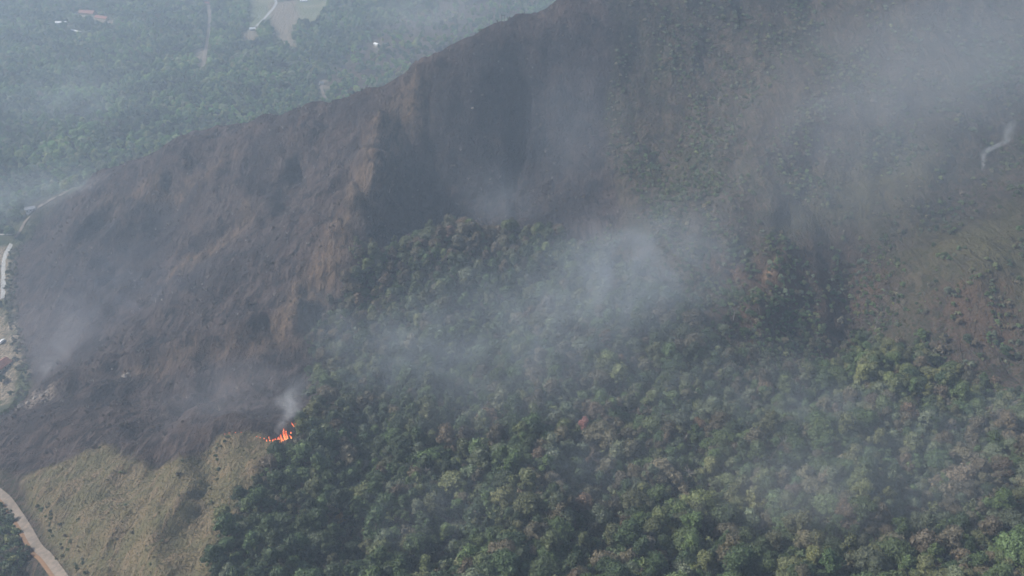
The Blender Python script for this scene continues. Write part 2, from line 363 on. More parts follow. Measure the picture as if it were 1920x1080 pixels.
def sample(A, x, y):
    i = np.clip(np.searchsorted(GX, x) - 1, 0, len(GX) - 2); j = np.clip(np.searchsorted(GY, y) - 1, 0, len(GY) - 2)
    return A[j, i]

# ------------------------------------------------------------------ builders
def link(o, parent=None):
    COL.objects.link(o)
    if parent is not None: o.parent = parent
    return o
def tag(o, label=None, cat=None, group=None, kind=None):
    if label: o['label'] = label
    if cat: o['category'] = cat
    if group: o['group'] = group
    if kind: o['kind'] = kind
    return o
def empty(name, loc, rz=0.0):
    o = bpy.data.objects.new(name, None); o.empty_display_size = 1; o.location = loc; o.rotation_euler = (0, 0, rz); return link(o)
class MB:
    def __init__(s): s.v = []; s.f = []
    def add(s, vs, fs):
        b = len(s.v); s.v += [tuple(q) for q in vs]; s.f += [tuple(b + i for i in f) for f in fs]; return s
    def box(s, x0, x1, y0, y1, z0, z1):
        return s.add([(x0,y0,z0),(x1,y0,z0),(x1,y1,z0),(x0,y1,z0),(x0,y0,z1),(x1,y0,z1),(x1,y1,z1),(x0,y1,z1)],
                     [(0,3,2,1),(4,5,6,7),(0,1,5,4),(1,2,6,5),(2,3,7,6),(3,0,4,7)])
    def tube(s, a, b, r0, r1, n=6):
        a = Vector(a); b = Vector(b); d = (b - a).normalized(); u = d.orthogonal().normalized(); v = d.cross(u)
        vs = [a + (u * math.cos(t) + v * math.sin(t)) * r0 for t in [2 * math.pi * k / n for k in range(n)]] + \
             [b + (u * math.cos(t) + v * math.sin(t)) * r1 for t in [2 * math.pi * k / n for k in range(n)]]
        return s.add(vs, [(k, (k + 1) % n, n + (k + 1) % n, n + k) for k in range(n)] + [tuple(range(n))[::-1], tuple(range(n, 2 * n))])
    def mesh(s, name, m, smooth=False):
        me = bpy.data.meshes.new(name); me.from_pydata([tuple(q) for q in s.v], [], s.f); me.materials.append(m)
        if smooth: me.polygons.foreach_set('use_smooth', [True] * len(me.polygons))
        me.update(); return me
    def build(s, name, m, parent=None, smooth=False): return link(bpy.data.objects.new(name, s.mesh(name, m, smooth)), parent)
def simple(name, col, rough=0.8, var=0.25, scale=1.5):
    m, _ = mat(name); q = NT(m); tc = q.node('ShaderNodeTexCoord').outputs['Object']
    n = q.noise(tc, scale, 4); dark = tuple(v * (1 - var) for v in col)
    q.out(q.mix(q.mr(n, 0.35, 0.65), dark, col), rough, n, 0.3, 0.1); return m

# foliage material: tint comes from each tree
m_leaf, _ = mat('foliage'); q = NT(m_leaf)
tint = q.attr('tint', 'Color', 'INSTANCER')
pp = q.pos(); nl = q.noise(pp, 0.9, 3); nh = q.noise(pp, 0.25, 2)
cc = q.mix(q.mr(nl, 0.3, 0.7, 0, 1), q.mix(1.0, tint, (0.62, 0.66, 0.62), 'MULTIPLY'), q.mix(1.0, tint, (1.35, 1.32, 1.2), 'MULTIPLY'))
b = q.out(cc, 0.62, None, spec=0.35)
m_bark = simple('bark', (0.13, 0.105, 0.08))
m_char = simple('charred_wood', (0.055, 0.045, 0.042))
m_ash = simple('pale_dead_wood', (0.30, 0.27, 0.24))

def ico(sub):
    import bmesh
    bm = bmesh.new(); bmesh.ops.create_icosphere(bm, subdivisions=sub, radius=1); v = np.array([q.co[:] for q in bm.verts]); f = np.array([[a.index for a in q.verts] for q in bm.faces]); bm.free(); return v, f
ICO1, ICO2, ICO3 = ico(1), ico(2), ico(3)
def crown_mesh(name, rad, hgt, lobes, leaves, seed, flat=0.6, leaf=0.8, low=0.35, spread=0.70):
    """crown: lobes with dark hollows between, covered by leaf clumps; origin at the foot of the tree"""
    r = np.random.default_rng(seed); V = []; Fq = []; base = 0; T = []
    cz = hgt * (low + (1 - low) / 2)
    cen = [(0, 0, hgt - rad * flat * 0.62, rad * 0.5)]
    for k in range(lobes):
        a = k * 2.399 + r.uniform(-.4, .4); q = math.sqrt((k + 0.6) / lobes); rr = rad * spread * q * r.uniform(0.85, 1.12)
        s = rad * r.uniform(0.26, 0.46) * (1.08 - 0.25 * q); z = hgt - s * 0.8 - (hgt * (1 - low) * 0.60) * q**1.8 * r.uniform(0.6, 1.2) - r.uniform(0, .12) * hgt
        cen.append((rr * math.cos(a), rr * math.sin(a), z, s))
    cen = np.array(cen); el = r.uniform(.72, 1.0); cen[:, 0] *= 1 / el**.5; cen[:, 1] *= el; cen[:, :2] += r.normal(size=(len(cen), 2)) * rad * .13; cen[:, 2] += r.normal(size=len(cen)) * hgt * .06; cen[:, 3] *= r.uniform(.68, 1.12, len(cen)); tot = (cen[:, 3]**2).sum()
    vs, fs = [], []; nv = 0
    for (x, y, z, s) in cen:
        v, f = (ICO2 if s > 1.2 else ICO1)
        d = 1 + 0.28 * np.sin(v[:, 0] * 5 + x) * np.sin(v[:, 1] * 5 + y + 1) + r.uniform(-.14, .14, len(v))
        w = v * (d * s * 0.86)[:, None] * [1, 1, flat + .22] + [x, y, z]
        vs.append(w); fs.append(f + nv); nv += len(w)
        n = int(1.25 * leaves * s * s / tot)
        u = r.normal(size=(n, 3)); u[:, 2] = np.where(u[:, 2] < -0.35, -u[:, 2] * .6, u[:, 2]); u /= np.linalg.norm(u, axis=1, keepdims=True)
        c0 = u * (s * r.uniform(0.80, 1.30, (n, 1))) * [1, 1, flat + .22] + [x, y, z]
        # keep only leaves outside other lobes
        keep = np.ones(n, bool)
        for (x2, y2, z2, s2) in cen:
            if (x2, y2, z2) == (x, y, z): continue
            keep &= (np.linalg.norm((c0 - [x2, y2, z2]) / [1, 1, flat + .22], axis=1) > s2 * 0.8)
        c0 = c0[keep]; u = u[keep]; n = len(c0)
        nrm = u + r.normal(size=(n, 3)) * 0.55; nrm /= np.linalg.norm(nrm, axis=1, keepdims=True)
        t1 = np.cross(nrm, r.normal(size=(n, 3))); t1 /= np.linalg.norm(t1, axis=1, keepdims=True); t2 = np.cross(nrm, t1)
        sz = leaf * r.uniform(0.5, 1.15, (n, 1)); sz2 = sz * r.uniform(0.5, 0.9, (n, 1))
        q4 = np.stack([c0 - t1 * sz * .5, c0 + t2 * sz2 * .5 + nrm * .12, c0 + t1 * sz * .5, c0 - t2 * sz2 * .5 + nrm * .12], 1).reshape(-1, 3)
        b0 = nv + np.arange(n) * 4
        vs.append(q4); nv += len(q4)
        fs.append(np.stack([b0, b0 + 1, b0 + 2], -1)); fs.append(np.stack([b0, b0 + 2, b0 + 3], -1))
    me = fast_mesh(name, np.concatenate(vs), np.concatenate(fs).astype(np.int32), False); me.materials.append(m_leaf); return me
def trunk_mesh(name, h, r, seed, m=None, limbs=5):
    q = random.Random(seed); b = MB(); top = Vector((q.uniform(-.6, .6), q.uniform(-.6, .6), h * .82)); mid = Vector((q.uniform(-.3, .3), q.uniform(-.3, .3), h * .4))
    b.tube((0, 0, -1.5), mid, r, r * .72, 7); b.tube(mid, top, r * .72, r * .25, 6)
    for k in range(limbs):
        a = k * 2.4 + q.uniform(-.4, .4); s = mid.lerp(top, q.uniform(0, .7)); L = h * q.uniform(.22, .36)
        e = s + Vector((math.cos(a) * L, math.sin(a) * L, L * q.uniform(.5, 1))); b.tube(s, e, r * .36, r * .1, 5)
        b.tube(s.lerp(e, .55), s.lerp(e, .55) + Vector((math.cos(a + .8) * L * .4, math.sin(a + .8) * L * .4, L * .35)), r * .2, r * .06, 4)
    return b.mesh(name, m or m_bark, True)
KINDS_T = [   # rad, height, lobes, leaves, flat, low
    (5.6, 12.5, 13, 1500, .62, .35), (4.6, 13.5, 11, 1300, .85, .30), (6.6, 12.0, 18, 1900, .50, .40), (4.0, 10.5, 9, 1000, .80, .28),
    (5.2, 14.5, 12, 1400, .70, .42), (6.0, 11.0, 9, 1500, .62, .35), (3.4, 12.5, 8, 900, 1.0, .22)]
KINDS_T = [(a, b_, int(c_ * 1.5), d, e, f) for a, b_, c_, d, e, f in KINDS_T]
CROWNS = [crown_mesh('crown', k[0], k[1], k[2], k[3], 100 + i, k[4], 0.85, k[5]) for i, k in enumerate(KINDS_T)]
TRUNKS = [trunk_mesh('trunk', k[1], 0.42 + 0.03 * k[0], 40 + i) for i, k in enumerate(KINDS_T)]

PAL = {'dark green': (0.026, 0.042, 0.020), 'deep green': (0.034, 0.056, 0.024), 'mid green': (0.050, 0.074, 0.030), 'olive green': (0.068, 0.078, 0.038),
       'yellow green': (0.095, 0.108, 0.046), 'grey green': (0.072, 0.088, 0.060), 'brown tinged': (0.068, 0.061, 0.043), 'rusty brown': (0.076, 0.058, 0.041), 'pale tan': (0.096, 0.085, 0.062)}
PN = list(PAL)
def pick_tint(x, y, px, py, rng):
    """names of a crown's colour by where it stands: greener on the left, browner and paler on the right"""
    n = float(fbm(np.array([x / 75.]), np.array([y / 75.]), 3, 33)[0])
    wts = np.array([4, 4, 3.2, 2.2, .5, 1.6, .7, .2, .15])
    if px > 1000: wts = np.array([2, 2.4, 3, 3, .5, 2.8, 3.4, .8, .9])
    if 1560 < px < 1800 and 640 < py < 740: wts = np.array([.6, 1, 3, 5, 3.5, 1, .5, .1, .1])
    if px < 720 and 600 < py < 780 : wts = np.array([2, 2, 3, 3.5, .8, 2, 2.4, .3, .3])
    if 560 < px < 900 and 440 < py < 620: wts = np.array([2, 3, 3.2, 3, 1.3, 2, 2.2, .4, .3])
    if n > 0.08: wts[5:] *= 3.0
    if n < -0.05: wts[5:] *= 0.25
    return PN[rng.choice(len(PN), p=wts / wts.sum())]
def scatter(x0, x1, y0, y1, step, jitter=0.42):
    gx, gy = np.meshgrid(np.arange(x0, x1, step), np.arange(y0, y1, step * .87)); gx = gx + (np.arange(gx.shape[0])[:, None] % 2) * step / 2
    gx = gx + RNG.uniform(-jitter, jitter, gx.shape) * step; gy = gy + RNG.uniform(-jitter, jitter, gy.shape) * step
    return gx.ravel(), gy.ravel()

# --- forest positions
tx, ty = scatter(-420, 950, 250, 1150, 8.1, 0.6)
edge2 = soft_poly(tx, ty, p_forest, 75); hr = hit(1300, 620).x
keep = (sample(forest, tx, ty) > 0.55) & ((tx < hr) | (RNG.uniform(size=len(tx)) < .25 + 1.1 * edge2) )
keep |= (tx > hr) & (RNG.uniform(size=len(tx)) < 1.1 * edge2**1.3) & (fbm(tx / 30, ty / 30, 2, 58) > -.05)
keep &= RNG.uniform(size=len(tx)) > 0.05 + 0.22 * sm(.1, .35, fbm(tx / 45, ty / 45, 3, 55))
tx, ty = tx[keep], ty[keep]; tz = height(tx, ty)
ppx, ppy = project(np.stack([tx, ty, tz + 8], -1)); dist = np.sqrt(tx**2 + ty**2 + (tz - CAMZ)**2)
vis = (ppx > -10) & (ppx < 1930) & (ppy < 1088) & (ppy > 0)
near_m = (ppx > -300) & (ppx < 2200) & (ppy < 1500)
tx, ty, tz, ppx, ppy, dist, vis = [a[near_m] for a in (tx, ty, tz, ppx, ppy, dist, vis)]
scl = (1 - .35 * (tx > hr) * (1 - sm(.45, .8, soft_poly(tx, ty, p_forest, 75)))) * (0.62 + 0.85 * RNG.uniform(0, 1, len(tx))**1.7 + 0.30 * fbm(tx / 30, ty / 30, 2, 57)); kind_i = RNG.integers(0, len(CROWNS), len(tx)); rot = RNG.uniform(0, 6.28, len(tx))
size = np.array([KINDS_T[k][0] for k in kind_i]) * scl / dist * np.where(vis, 1, 0)
# a few picked trees the photograph shows apart
specials = [(1095, 795, 'rose', (0.36, 0.17, 0.16), 3, 1.15, 'pinkish flowering tree standing out in the middle of the dark forest'),
            (690, 492, 'bright', (0.115, 0.135, 0.045), 0, 1.15, 'bright yellow green domed tree at the upper left tip of the forest beside burnt slope'),
            (640, 965, 'gold', (0.17, 0.105, 0.03), 3, .8, 'small golden brown tree among dark green crowns right of the grass knoll'),
            (838, 995, 'lime', (0.095, 0.13, 0.042), 0, .9, 'round lime green crown near the bottom edge right of the dark gully'),
            (1310, 790, 'rust', (0.15, 0.085, 0.04), 5, .9, 'rusty brown broad tree standing amid grey green forest right of centre'),
            (1735, 705, 'lime', (0.15, 0.155, 0.05), 3, 1.0, 'pale yellow green tree, right end of the bright row below the dark hollow'),
            (1570, 690, 'lime', (0.14, 0.145, 0.055), 3, .9, 'pale olive tree at the foot of the dark hollow, left end of bright row'),
            (845, 432, 'dead', (0.15, 0.095, 0.075), 0, 1.1, 'brown scorched tree at the topmost tip of the forest')]
clear_list = [(s[0], s[1] + 18, 7.5, 5.5) for s in specials] + [(534, 824, 9, 9), (512, 828, 9, 9), (555, 802, 7, 8), (495, 823, 6, 6), (512, 840, 7, 7), (498, 838, 7, 7), (535, 840, 6, 5)]
for (cx_, cy_, cr_, nr_) in clear_list:
    h = hit(cx_, cy_); h2 = h - Vector((h.x, h.y, 0)).normalized() * nr_
    h3 = h + (h2 - h) * 2.1 if cy_ < 840 and cx_ < 560 else h2
    k = (np.hypot(tx - h.x, ty - h.y) > cr_) & (np.hypot(tx - h2.x, ty - h2.y) > cr_) & (np.hypot(tx - h3.x, ty - h3.y) > cr_ * .8)
    tx, ty, tz, ppx, ppy, dist, vis, scl, kind_i, rot, size = [a[k] for a in (tx, ty, tz, ppx, ppy, dist, vis, scl, kind_i, rot, size)]
tree_rng = np.random.default_rng(5)
edge_d = sample(burnt * front, tx - 10, ty + 14) + sample(burnt * front, tx, ty) + sample(burnt * front, tx - 16, ty)
names = [('brown tinged', 'rusty brown', 'olive green')[i % 3] if edge_d[i] > .5 and tree_rng.uniform() < .6 else pick_tint(tx[i], ty[i], ppx[i], ppy[i], tree_rng) for i in range(len(tx))]
order = np.argsort(-size); N_IND = 290; ind = order[:N_IND]
def jitter_tint(cn, r): 
    c_ = np.array(PAL[cn]) * np.array([1.36, 1.34, 1.30]) * r.uniform(.65, 1.35) * (1 + r.uniform(-.06, .06, 3)); return [float(v) for v in c_]
def add_tree(x, y, z, ki, s, rz, tint, label, group):
    t = empty('forest_tree', (x, y, z), rz); t.scale = (s, s, s * random.uniform(.9, 1.12)); tag(t, label, 'tree', group)
    link(bpy.data.objects.new('trunk', TRUNKS[ki]), t)
    cr = link(bpy.data.objects.new('crown', CROWNS[ki]), t); cr['tint'] = tint
    return t, cr
SHAPE = ['broad rounded', 'tall billowing', 'wide flat topped', 'small rounded', 'high domed', 'open spreading', 'narrow upright']
ORD = ['first', 'second', 'third', 'fourth', 'fifth', 'sixth', 'seventh', 'eighth', 'ninth', 'tenth', 'eleventh', 'twelfth', 'thirteenth', 'fourteenth', 'fifteenth', 'sixteenth', 'seventeenth', 'eighteenth', 'nineteenth', 'twentieth']
# rows of crowns counted up from the lower picture edge
def place_words(px, py):
    row = 'bottom edge row' if py > 1035 else 'second row up' if py > 985 else 'third row up' if py > 930 else 'higher rows'
    lm = 'by the grass knoll' if px < 600 else 'in the dark gully' if px < 800 else 'right of the gully' if px < 1000 else 'below the pink tree' if px < 1200 else 'below the rusty tree' if px < 1400 else 'below the dark hollow' if px < 1600 else 'below the bright trees' if px < 1780 else 'by the right edge'
    return row, lm
cells = {}
for i in ind:
    row, lm = place_words(ppx[i], ppy[i]); cells.setdefault((names[i], row, lm, SHAPE[kind_i[i]]), []).append(i)
labels = {}
for (cn, row, lm, sh), lst in cells.items():
    lst.sort(key=lambda i: ppx[i])
    for k, i in enumerate(lst):
        labels[i] = f'{cn} {sh} tree {lm}, {row}' if len(lst) == 1 else f'{ORD[min(k, 19)]} {cn} {sh} tree from left {lm}, {row}'
first_crowns = {}
for i in ind:
    t, cr = add_tree(tx[i], ty[i], tz[i], kind_i[i], scl[i], rot[i], jitter_tint(names[i], tree_rng), labels[i], 'trees of the forest in the foreground')
for (px, py, _, tn, ki, s, lab) in specials:
    h = hit(px, py + 18); add_tree(h.x, h.y, h.z, ki, s, 1.3, list(tn), lab, 'trees of the forest in the foreground')

DEAD = [trunk_mesh('trunk', 13, .45, 300 + i, m_ash, 9) for i in range(3)]
for i_, (px, py, lab) in enumerate([(800, 900, 'bare grey dead tree in the dark wood right of the gully'), (1185, 960, 'bare pale dead tree near the bottom edge below the pink tree'), (1290, 905, 'leafless dead tree among brown crowns below the rusty tree'), (1465, 850, 'bare pale tree in the wood below the dark hollow'),
     (1820, 880, 'leafless pale tree in the lower right forest near the right edge'), (640, 610, 'scorched bare tree on the left edge of the forest tongue'), (612, 650, 'scorched bare tree at the forest edge, lower of two'), (700, 470, 'dead bare tree at the upper rim of the forest'), (1375, 600, 'lone leafless tree above the forest at right'), (1640, 620, 'leafless tree standing in scrub right of the dark hollow')]):
    h = hit(px, py); t = empty('dead_tree', (h.x, h.y, h.z), i_ * 1.1); tag(t, lab, 'tree', 'bare dead trees'); link(bpy.data.objects.new('trunk', DEAD[i_ % 3]), t)

# --- the rest of the wood, valley wood, scrub: points that carry instances
src = bpy.data.collections.new('crown_shapes'); src2 = bpy.data.collections.new('shrub_shapes'); src3 = bpy.data.collections.new('dead_shapes'); src4 = bpy.data.collections.new('tuft_shapes')
def pool(coll, meshes):
    for me_ in meshes:
        o = bpy.data.objects.new(me_.name, me_); coll.objects.link(o)
pool(src, CROWNS)
SHRUBS = [crown_mesh('shrub', 2.2, 2.6, 6, 150, 200 + i, .8, 0.8, .05, .7) for i in range(3)]
pool(src2, SHRUBS)
def skeleton(seed, n=9):
    q = random.Random(seed); b = MB()
    for k in range(n):
        a = q.uniform(0, 6.28); L = q.uniform(1.5, 4.2); t = q.uniform(.15, .8)
        e = Vector((math.cos(a) * L * t, math.sin(a) * L * t, L)); b.tube((q.uniform(-.3, .3), q.uniform(-.3, .3), -.3), e, .13, .04, 3)
        b.tube(e * .6, e * .6 + Vector((q.uniform(-1, 1), q.uniform(-1, 1), q.uniform(.4, 1.2))), .06, .02, 3)
    return b
pool(src3, [skeleton(1).mesh('burnt_twigs', m_char), skeleton(2).mesh('burnt_twigs', m_char), skeleton(3).mesh('pale_twigs', m_ash), skeleton(4, 6).mesh('burnt_twigs', m_char)])
def tuft(seed):
    q = random.Random(seed); b = MB()
    for k in range(11):
        a = q.uniform(0, 6.28); L = q.uniform(.5, 1.0); ca, sa = math.cos(a), math.sin(a); o = (q.uniform(-.5, .5), q.uniform(-.5, .5)); ww = .16
        b.add([(o[0] - sa * ww, o[1] + ca * ww, -.1), (o[0] + sa * ww, o[1] - ca * ww, -.1), (o[0] + ca * L * .45, o[1] + sa * L * .45, L * .85)], [(0, 1, 2)])
    return b.mesh('grass_tuft', m_leaf)
pool(src4, [tuft(i) for i in range(3)])
def stuff(name, label, coll, xs, ys, scales, tints, idxs=None, sink=0.0, tilt=0.0):
    n = len(xs); me = bpy.data.meshes.new(name); me.vertices.add(n)
    me.vertices.foreach_set('co', np.stack([xs, ys, height(xs, ys) - sink], -1).astype(np.float32).ravel())
    a = me.attributes.new('size', 'FLOAT', 'POINT'); a.data.foreach_set('value', np.asarray(scales, np.float32))
    a = me.attributes.new('turn', 'FLOAT', 'POINT'); a.data.foreach_set('value', RNG.uniform(0, 6.28, n).astype(np.float32))
    a = me.attributes.new('which', 'INT', 'POINT'); a.data.foreach_set('value', (idxs if idxs is not None else RNG.integers(0, len(coll.objects), n)).astype(np.int32))
    a = me.attributes.new('tint', 'FLOAT_COLOR', 'POINT'); a.data.foreach_set('color', np.concatenate([tints, np.ones((n, 1))], 1).astype(np.float32).ravel())
    o = link(bpy.data.objects.new(name, me)); tag(o, label, None, None, 'stuff')
    ng = bpy.data.node_groups.new(name + '_nodes', 'GeometryNodeTree')
    ng.interface.new_socket('Geometry', in_out='INPUT', socket_type='NodeSocketGeometry'); ng.interface.new_socket('Geometry', in_out='OUTPUT', socket_type='NodeSocketGeometry')
    N = ng.nodes; L = ng.links; gi = N.new('NodeGroupInput'); go = N.new('NodeGroupOutput')
    ci = N.new('GeometryNodeCollectionInfo'); ci.inputs['Collection'].default_value = coll; ci.inputs['Separate Children'].default_value = True; ci.inputs['Reset Children'].default_value = True
    ip = N.new('GeometryNodeInstanceOnPoints'); ip.inputs['Pick Instance'].default_value = True
    def na(nm, ty):
        q = N.new('GeometryNodeInputNamedAttribute'); q.data_type = ty; q.inputs['Name'].default_value = nm; return q.outputs['Attribute']
    cx = N.new('ShaderNodeCombineXYZ'); L.new(na('turn', 'FLOAT'), cx.inputs[2])
    L.new(gi.outputs[0], ip.inputs['Points']); L.new(ci.outputs[0], ip.inputs['Instance']); L.new(na('which', 'INT'), ip.inputs['Instance Index'])
    L.new(cx.outputs[0], ip.inputs['Rotation']); L.new(na('size', 'FLOAT'), ip.inputs['Scale']); L.new(ip.outputs[0], go.inputs[0])
    mod = o.modifiers.new('scatter', 'NODES'); mod.node_group = ng; return o
def tints_of(nms, r):
    return np.array([jitter_tint(q, r) for q in nms])
rest = order[N_IND:]
stuff('forest', 'dense mixed green and brown forest canopy covering the slope behind the nearest trees', src, tx[rest], ty[rest], scl[rest], tints_of([names[i] for i in rest], tree_rng), kind_i[rest])
ux, uy = scatter(-420, 950, 250, 1150, 5.6, .8); k = sample(forest, ux, uy) > .35; pu, pv = project(np.stack([ux, uy, height(ux, uy)], -1)); k &= (pu > -100) & (pu < 2050) & (pv < 1300)
ux, uy = ux[k], uy[k]
k = np.ones(len(ux), bool)
for q_ in [(534, 824), (512, 828), (555, 802), (512, 840), (498, 836), (535, 838)]: hq = hit(*q_); k &= np.hypot(ux - hq.x, uy - hq.y + 4) > 10
ux, uy = ux[k], uy[k]
stuff('undergrowth', 'small trees and saplings filling the gaps between the forest crowns', src2, ux, uy, RNG.uniform(.8, 2.6, len(ux)), tints_of([PN[q] for q in RNG.choice(len(PN), len(ux), p=np.array([2.5, 3, 3, 2.6, .3, 2, 3, .8, .6]) / 17.8)], tree_rng))
# valley wood
vx, vy = scatter(-1700, 1100, 850, 3300, 10.5)
slopeV = sample(slope, vx, vy); cyv = np.interp(vx, [p_[0] for p_ in sorted(crest_xy)], [p_[1] for p_ in sorted(crest_xy)])
k = (vy > cyv + 52) | (vx < -700)
k &= (sample(earth, vx, vy) < .3) & (sample(fields, vx, vy) < .3) & (sample(earth, vx, vy + 14) < .3) & (sample(earth, vx, vy + 26) < .3) & (sample(fields, vx, vy + 14) < .3)
for b_ in [(165,27,30),(192,36,28),(115,45,24),(143,59,18),(133,52,15),(153,66,16),(389,8,14),(474,57,16),(520,2,16),(570,5,18),(638,15,14),(603,158,14),(706,85,16),(58,395,12)]:
    hb_ = hit(b_[0], b_[1]); dd_ = Vector((hb_.x, hb_.y, 0)).normalized()
    for f_ in (0, .8, 1.5): k &= np.hypot(vx - hb_.x + dd_.x * b_[2] * f_, vy - hb_.y + dd_.y * b_[2] * f_) > b_[2] * (1 - .25 * f_)
k &= (sample(burnt * front, vx, vy) < .3)
k &= RNG.uniform(size=len(vx)) > 0.06 + 0.6 * sm(.12, .4, fbm(vx / 130, vy / 130, 3, 66))
k &= RNG.uniform(size=len(vx)) > .65 * sample(VB, vx, vy)
pxv, pyv = project(np.stack([vx, vy, height(vx, vy)], -1)); k &= (pxv > -350) & (pxv < 1400) & (pyv > -160)
ROAD_V = RW([(497,-20),(516,0),(515,12),(500,30),(480,50)])
ROAD_L = RW([(-60,445),(8,452),(14,520),(12,580),(-30,590)])
TRACK_V = RW([(390,6),(393,30),(391,60),(386,92),(380,132)]); TRACK_W = RW([(607,150),(603,162),(605,174),(610,184)])
for rd in (ROAD_V, ROAD_L, TRACK_V, TRACK_W): k &= seg_dist(vx, vy, rd) > 9
vx, vy = vx[k], vy[k]
vn = [PN[q] for q in RNG.choice(len(PN), len(vx), p=np.array([3, 4, 4, 2.5, 1.0, 2, .7, .2, .2]) / 17.6)]
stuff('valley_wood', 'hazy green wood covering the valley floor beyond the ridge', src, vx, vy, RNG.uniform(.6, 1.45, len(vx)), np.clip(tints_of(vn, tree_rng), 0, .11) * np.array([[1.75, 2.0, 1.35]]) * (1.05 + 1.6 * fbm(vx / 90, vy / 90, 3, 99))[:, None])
# scrub on the right hand slope, along the foot and burnt edges
qx, qy = scatter(-100, 1150, 380, 1350, 3.6, 0.8)
dens = 0.10 + 1.3 * fbm(qx / 45, qy / 70, 4, 71) + 0.35 * ridged(qx / 50, qy / 90, 2, 72)
dens += 0.5 * soft_poly(qx, qy, RW([(1600,440),(1680,450),(1690,560),(1700,650),(1620,650),(1610,560)]), 8) + .45 * soft_poly(qx, qy, RW([(1300,560),(1500,560),(1500,700),(1330,660)]), 14)
dens += 0.25 * soft_poly(qx, qy, RW([(1180,330),(1330,300),(1440,430),(1380,560),(1250,520)]), 14)
dens -= 0.3 * sample(yellow, qx, qy) + 0.9 * sample(burnt * front, qx, qy) + 2 * sample(forest, qx, qy) + .3 * soft_poly(qx, qy, RW([(1570,560),(1605,520),(1600,660),(1560,650)]), 6)
k = (RNG.uniform(size=len(qx)) < dens) & (sample(slope, qx, qy) > .5)
pq, pyq = project(np.stack([qx, qy, height(qx, qy)], -1)); k &= (pq > 500) & (pq < 2150) & (pyq > -120)
qx, qy = qx[k], qy[k]
qn = [PN[q] for q in RNG.choice(len(PN), len(qx), p=np.array([2.5, 3, 3.4, 3, .6, 2.4, 2.4, .6, .7]) / 18.6)]
stuff('scrub', 'low green and brown bushes scattered over the smoky right hand slope', src2, qx, qy, RNG.uniform(.45, 1.25, len(qx))**1.6, tints_of(qn, tree_rng) * 1.3)
# burnt twigs
bx_, by_ = scatter(-640, 300, 480, 1250, 4.0, 1.2); k = (sample(burnt * front, bx_, by_) > .6) & (RNG.uniform(size=len(bx_)) < .16 + .6 * fbm(bx_ / 35, by_ / 35, 3, 74)) & (sample(slope, bx_, by_) > .3)
bx_, by_ = bx_[k], by_[k]
stuff('burnt_brush', 'charred leafless brush standing on the burnt slope', src3, bx_, by_, (.25 + 1.1 * RNG.uniform(0, 1, len(bx_))**3), np.ones((len(bx_), 3)) * .1, RNG.choice(4, len(bx_), p=[.3, .25, .25, .2]))
# surviving low bushes on burnt slope
k = RNG.uniform(size=len(bx_)) < .22
stuff('scorched_bushes', 'small brown scorched bushes clinging to the burnt slope', src2, bx_[k] + 2, by_[k] + 1.5, RNG.uniform(.3, .9, k.sum()), np.array([[.07, .052, .038]]) * RNG.uniform(.5, 1.5, (k.sum(), 1)))
# grass of the knoll
hx, hy = scatter(-480, -60, 240, 700, 1.2, .8); k = (sample(dry, hx, hy) > .5) & (RNG.uniform(size=len(hx)) < .30)
hx, hy = hx[k], hy[k]; gn = fbm(hx / 16, hy / 30, 4, 88)[:, None]; gk = 1.15; gc = gk * np.array([[.155, .132, .074]]) * (1 - sm(-.1, .25, gn)) + np.array([[.10, .108, .05]]) * sm(-.1, .25, gn)
stuff('dry_grass', 'tall dry yellow grass covering the unburnt knoll', src4, hx, hy, RNG.uniform(.45, 1.0, len(hx)), gc * RNG.uniform(.9, 1.1, (len(hx), 1)))
# bushes on the knoll, round the lane and lower left corner
kx, ky = scatter(-520, -60, 240, 720, 3.0, .8)
dn = .015 + .7 * sm(.2, .5, fbm(kx / 26, ky / 40, 3, 91)) + .7 * np.exp(-(seg_dist(kx, ky, RW([(70,960),(120,1050),(150,1085)])) / 7)**2) + .12 * np.exp(-(seg_dist(kx, ky, RW([(470,890),(430,970),(390,1080)])) / 16)**2)
k = (RNG.uniform(size=len(kx)) < dn * .5) & (sample(dry, kx, ky) > .4); kx, ky = kx[k], ky[k]
stuff('knoll_bushes', 'low olive bushes dotted through the dry grass of the knoll', src2, kx, ky, RNG.uniform(.25, .75, len(kx)), tints_of([PN[q] for q in RNG.choice(len(PN), len(kx), p=np.array([1, 1, 3, 4, 1.6, 2, 1.4, .1, .1]) / 14.2)], tree_rng) * 1.15)
lx, ly = scatter(-600, -300, 330, 620, 5.2); pl, pyl = project(np.stack([lx, ly, height(lx, ly)], -1))
k = (pyl > 930) & (pl < 170) & (pl > -160) & (seg_dist(lx, ly, lane_xy) > 4.6) & (sample(dry, lx, ly) < .4) & (pl < 30 + (pyl - 960) * .6); lx, ly = lx[k], ly[k]
stuff('roadside_bushes', 'green and orange tinged bushes filling the corner below the dirt road', src2, lx, ly, RNG.uniform(.9, 1.9, len(lx)), tints_of([PN[q] for q in RNG.choice(len(PN), len(lx), p=np.array([2, 3, 3, 3, 1.6, .2, 1.4, 1.3, .2]) / 15.7)], tree_rng) * 1.25)

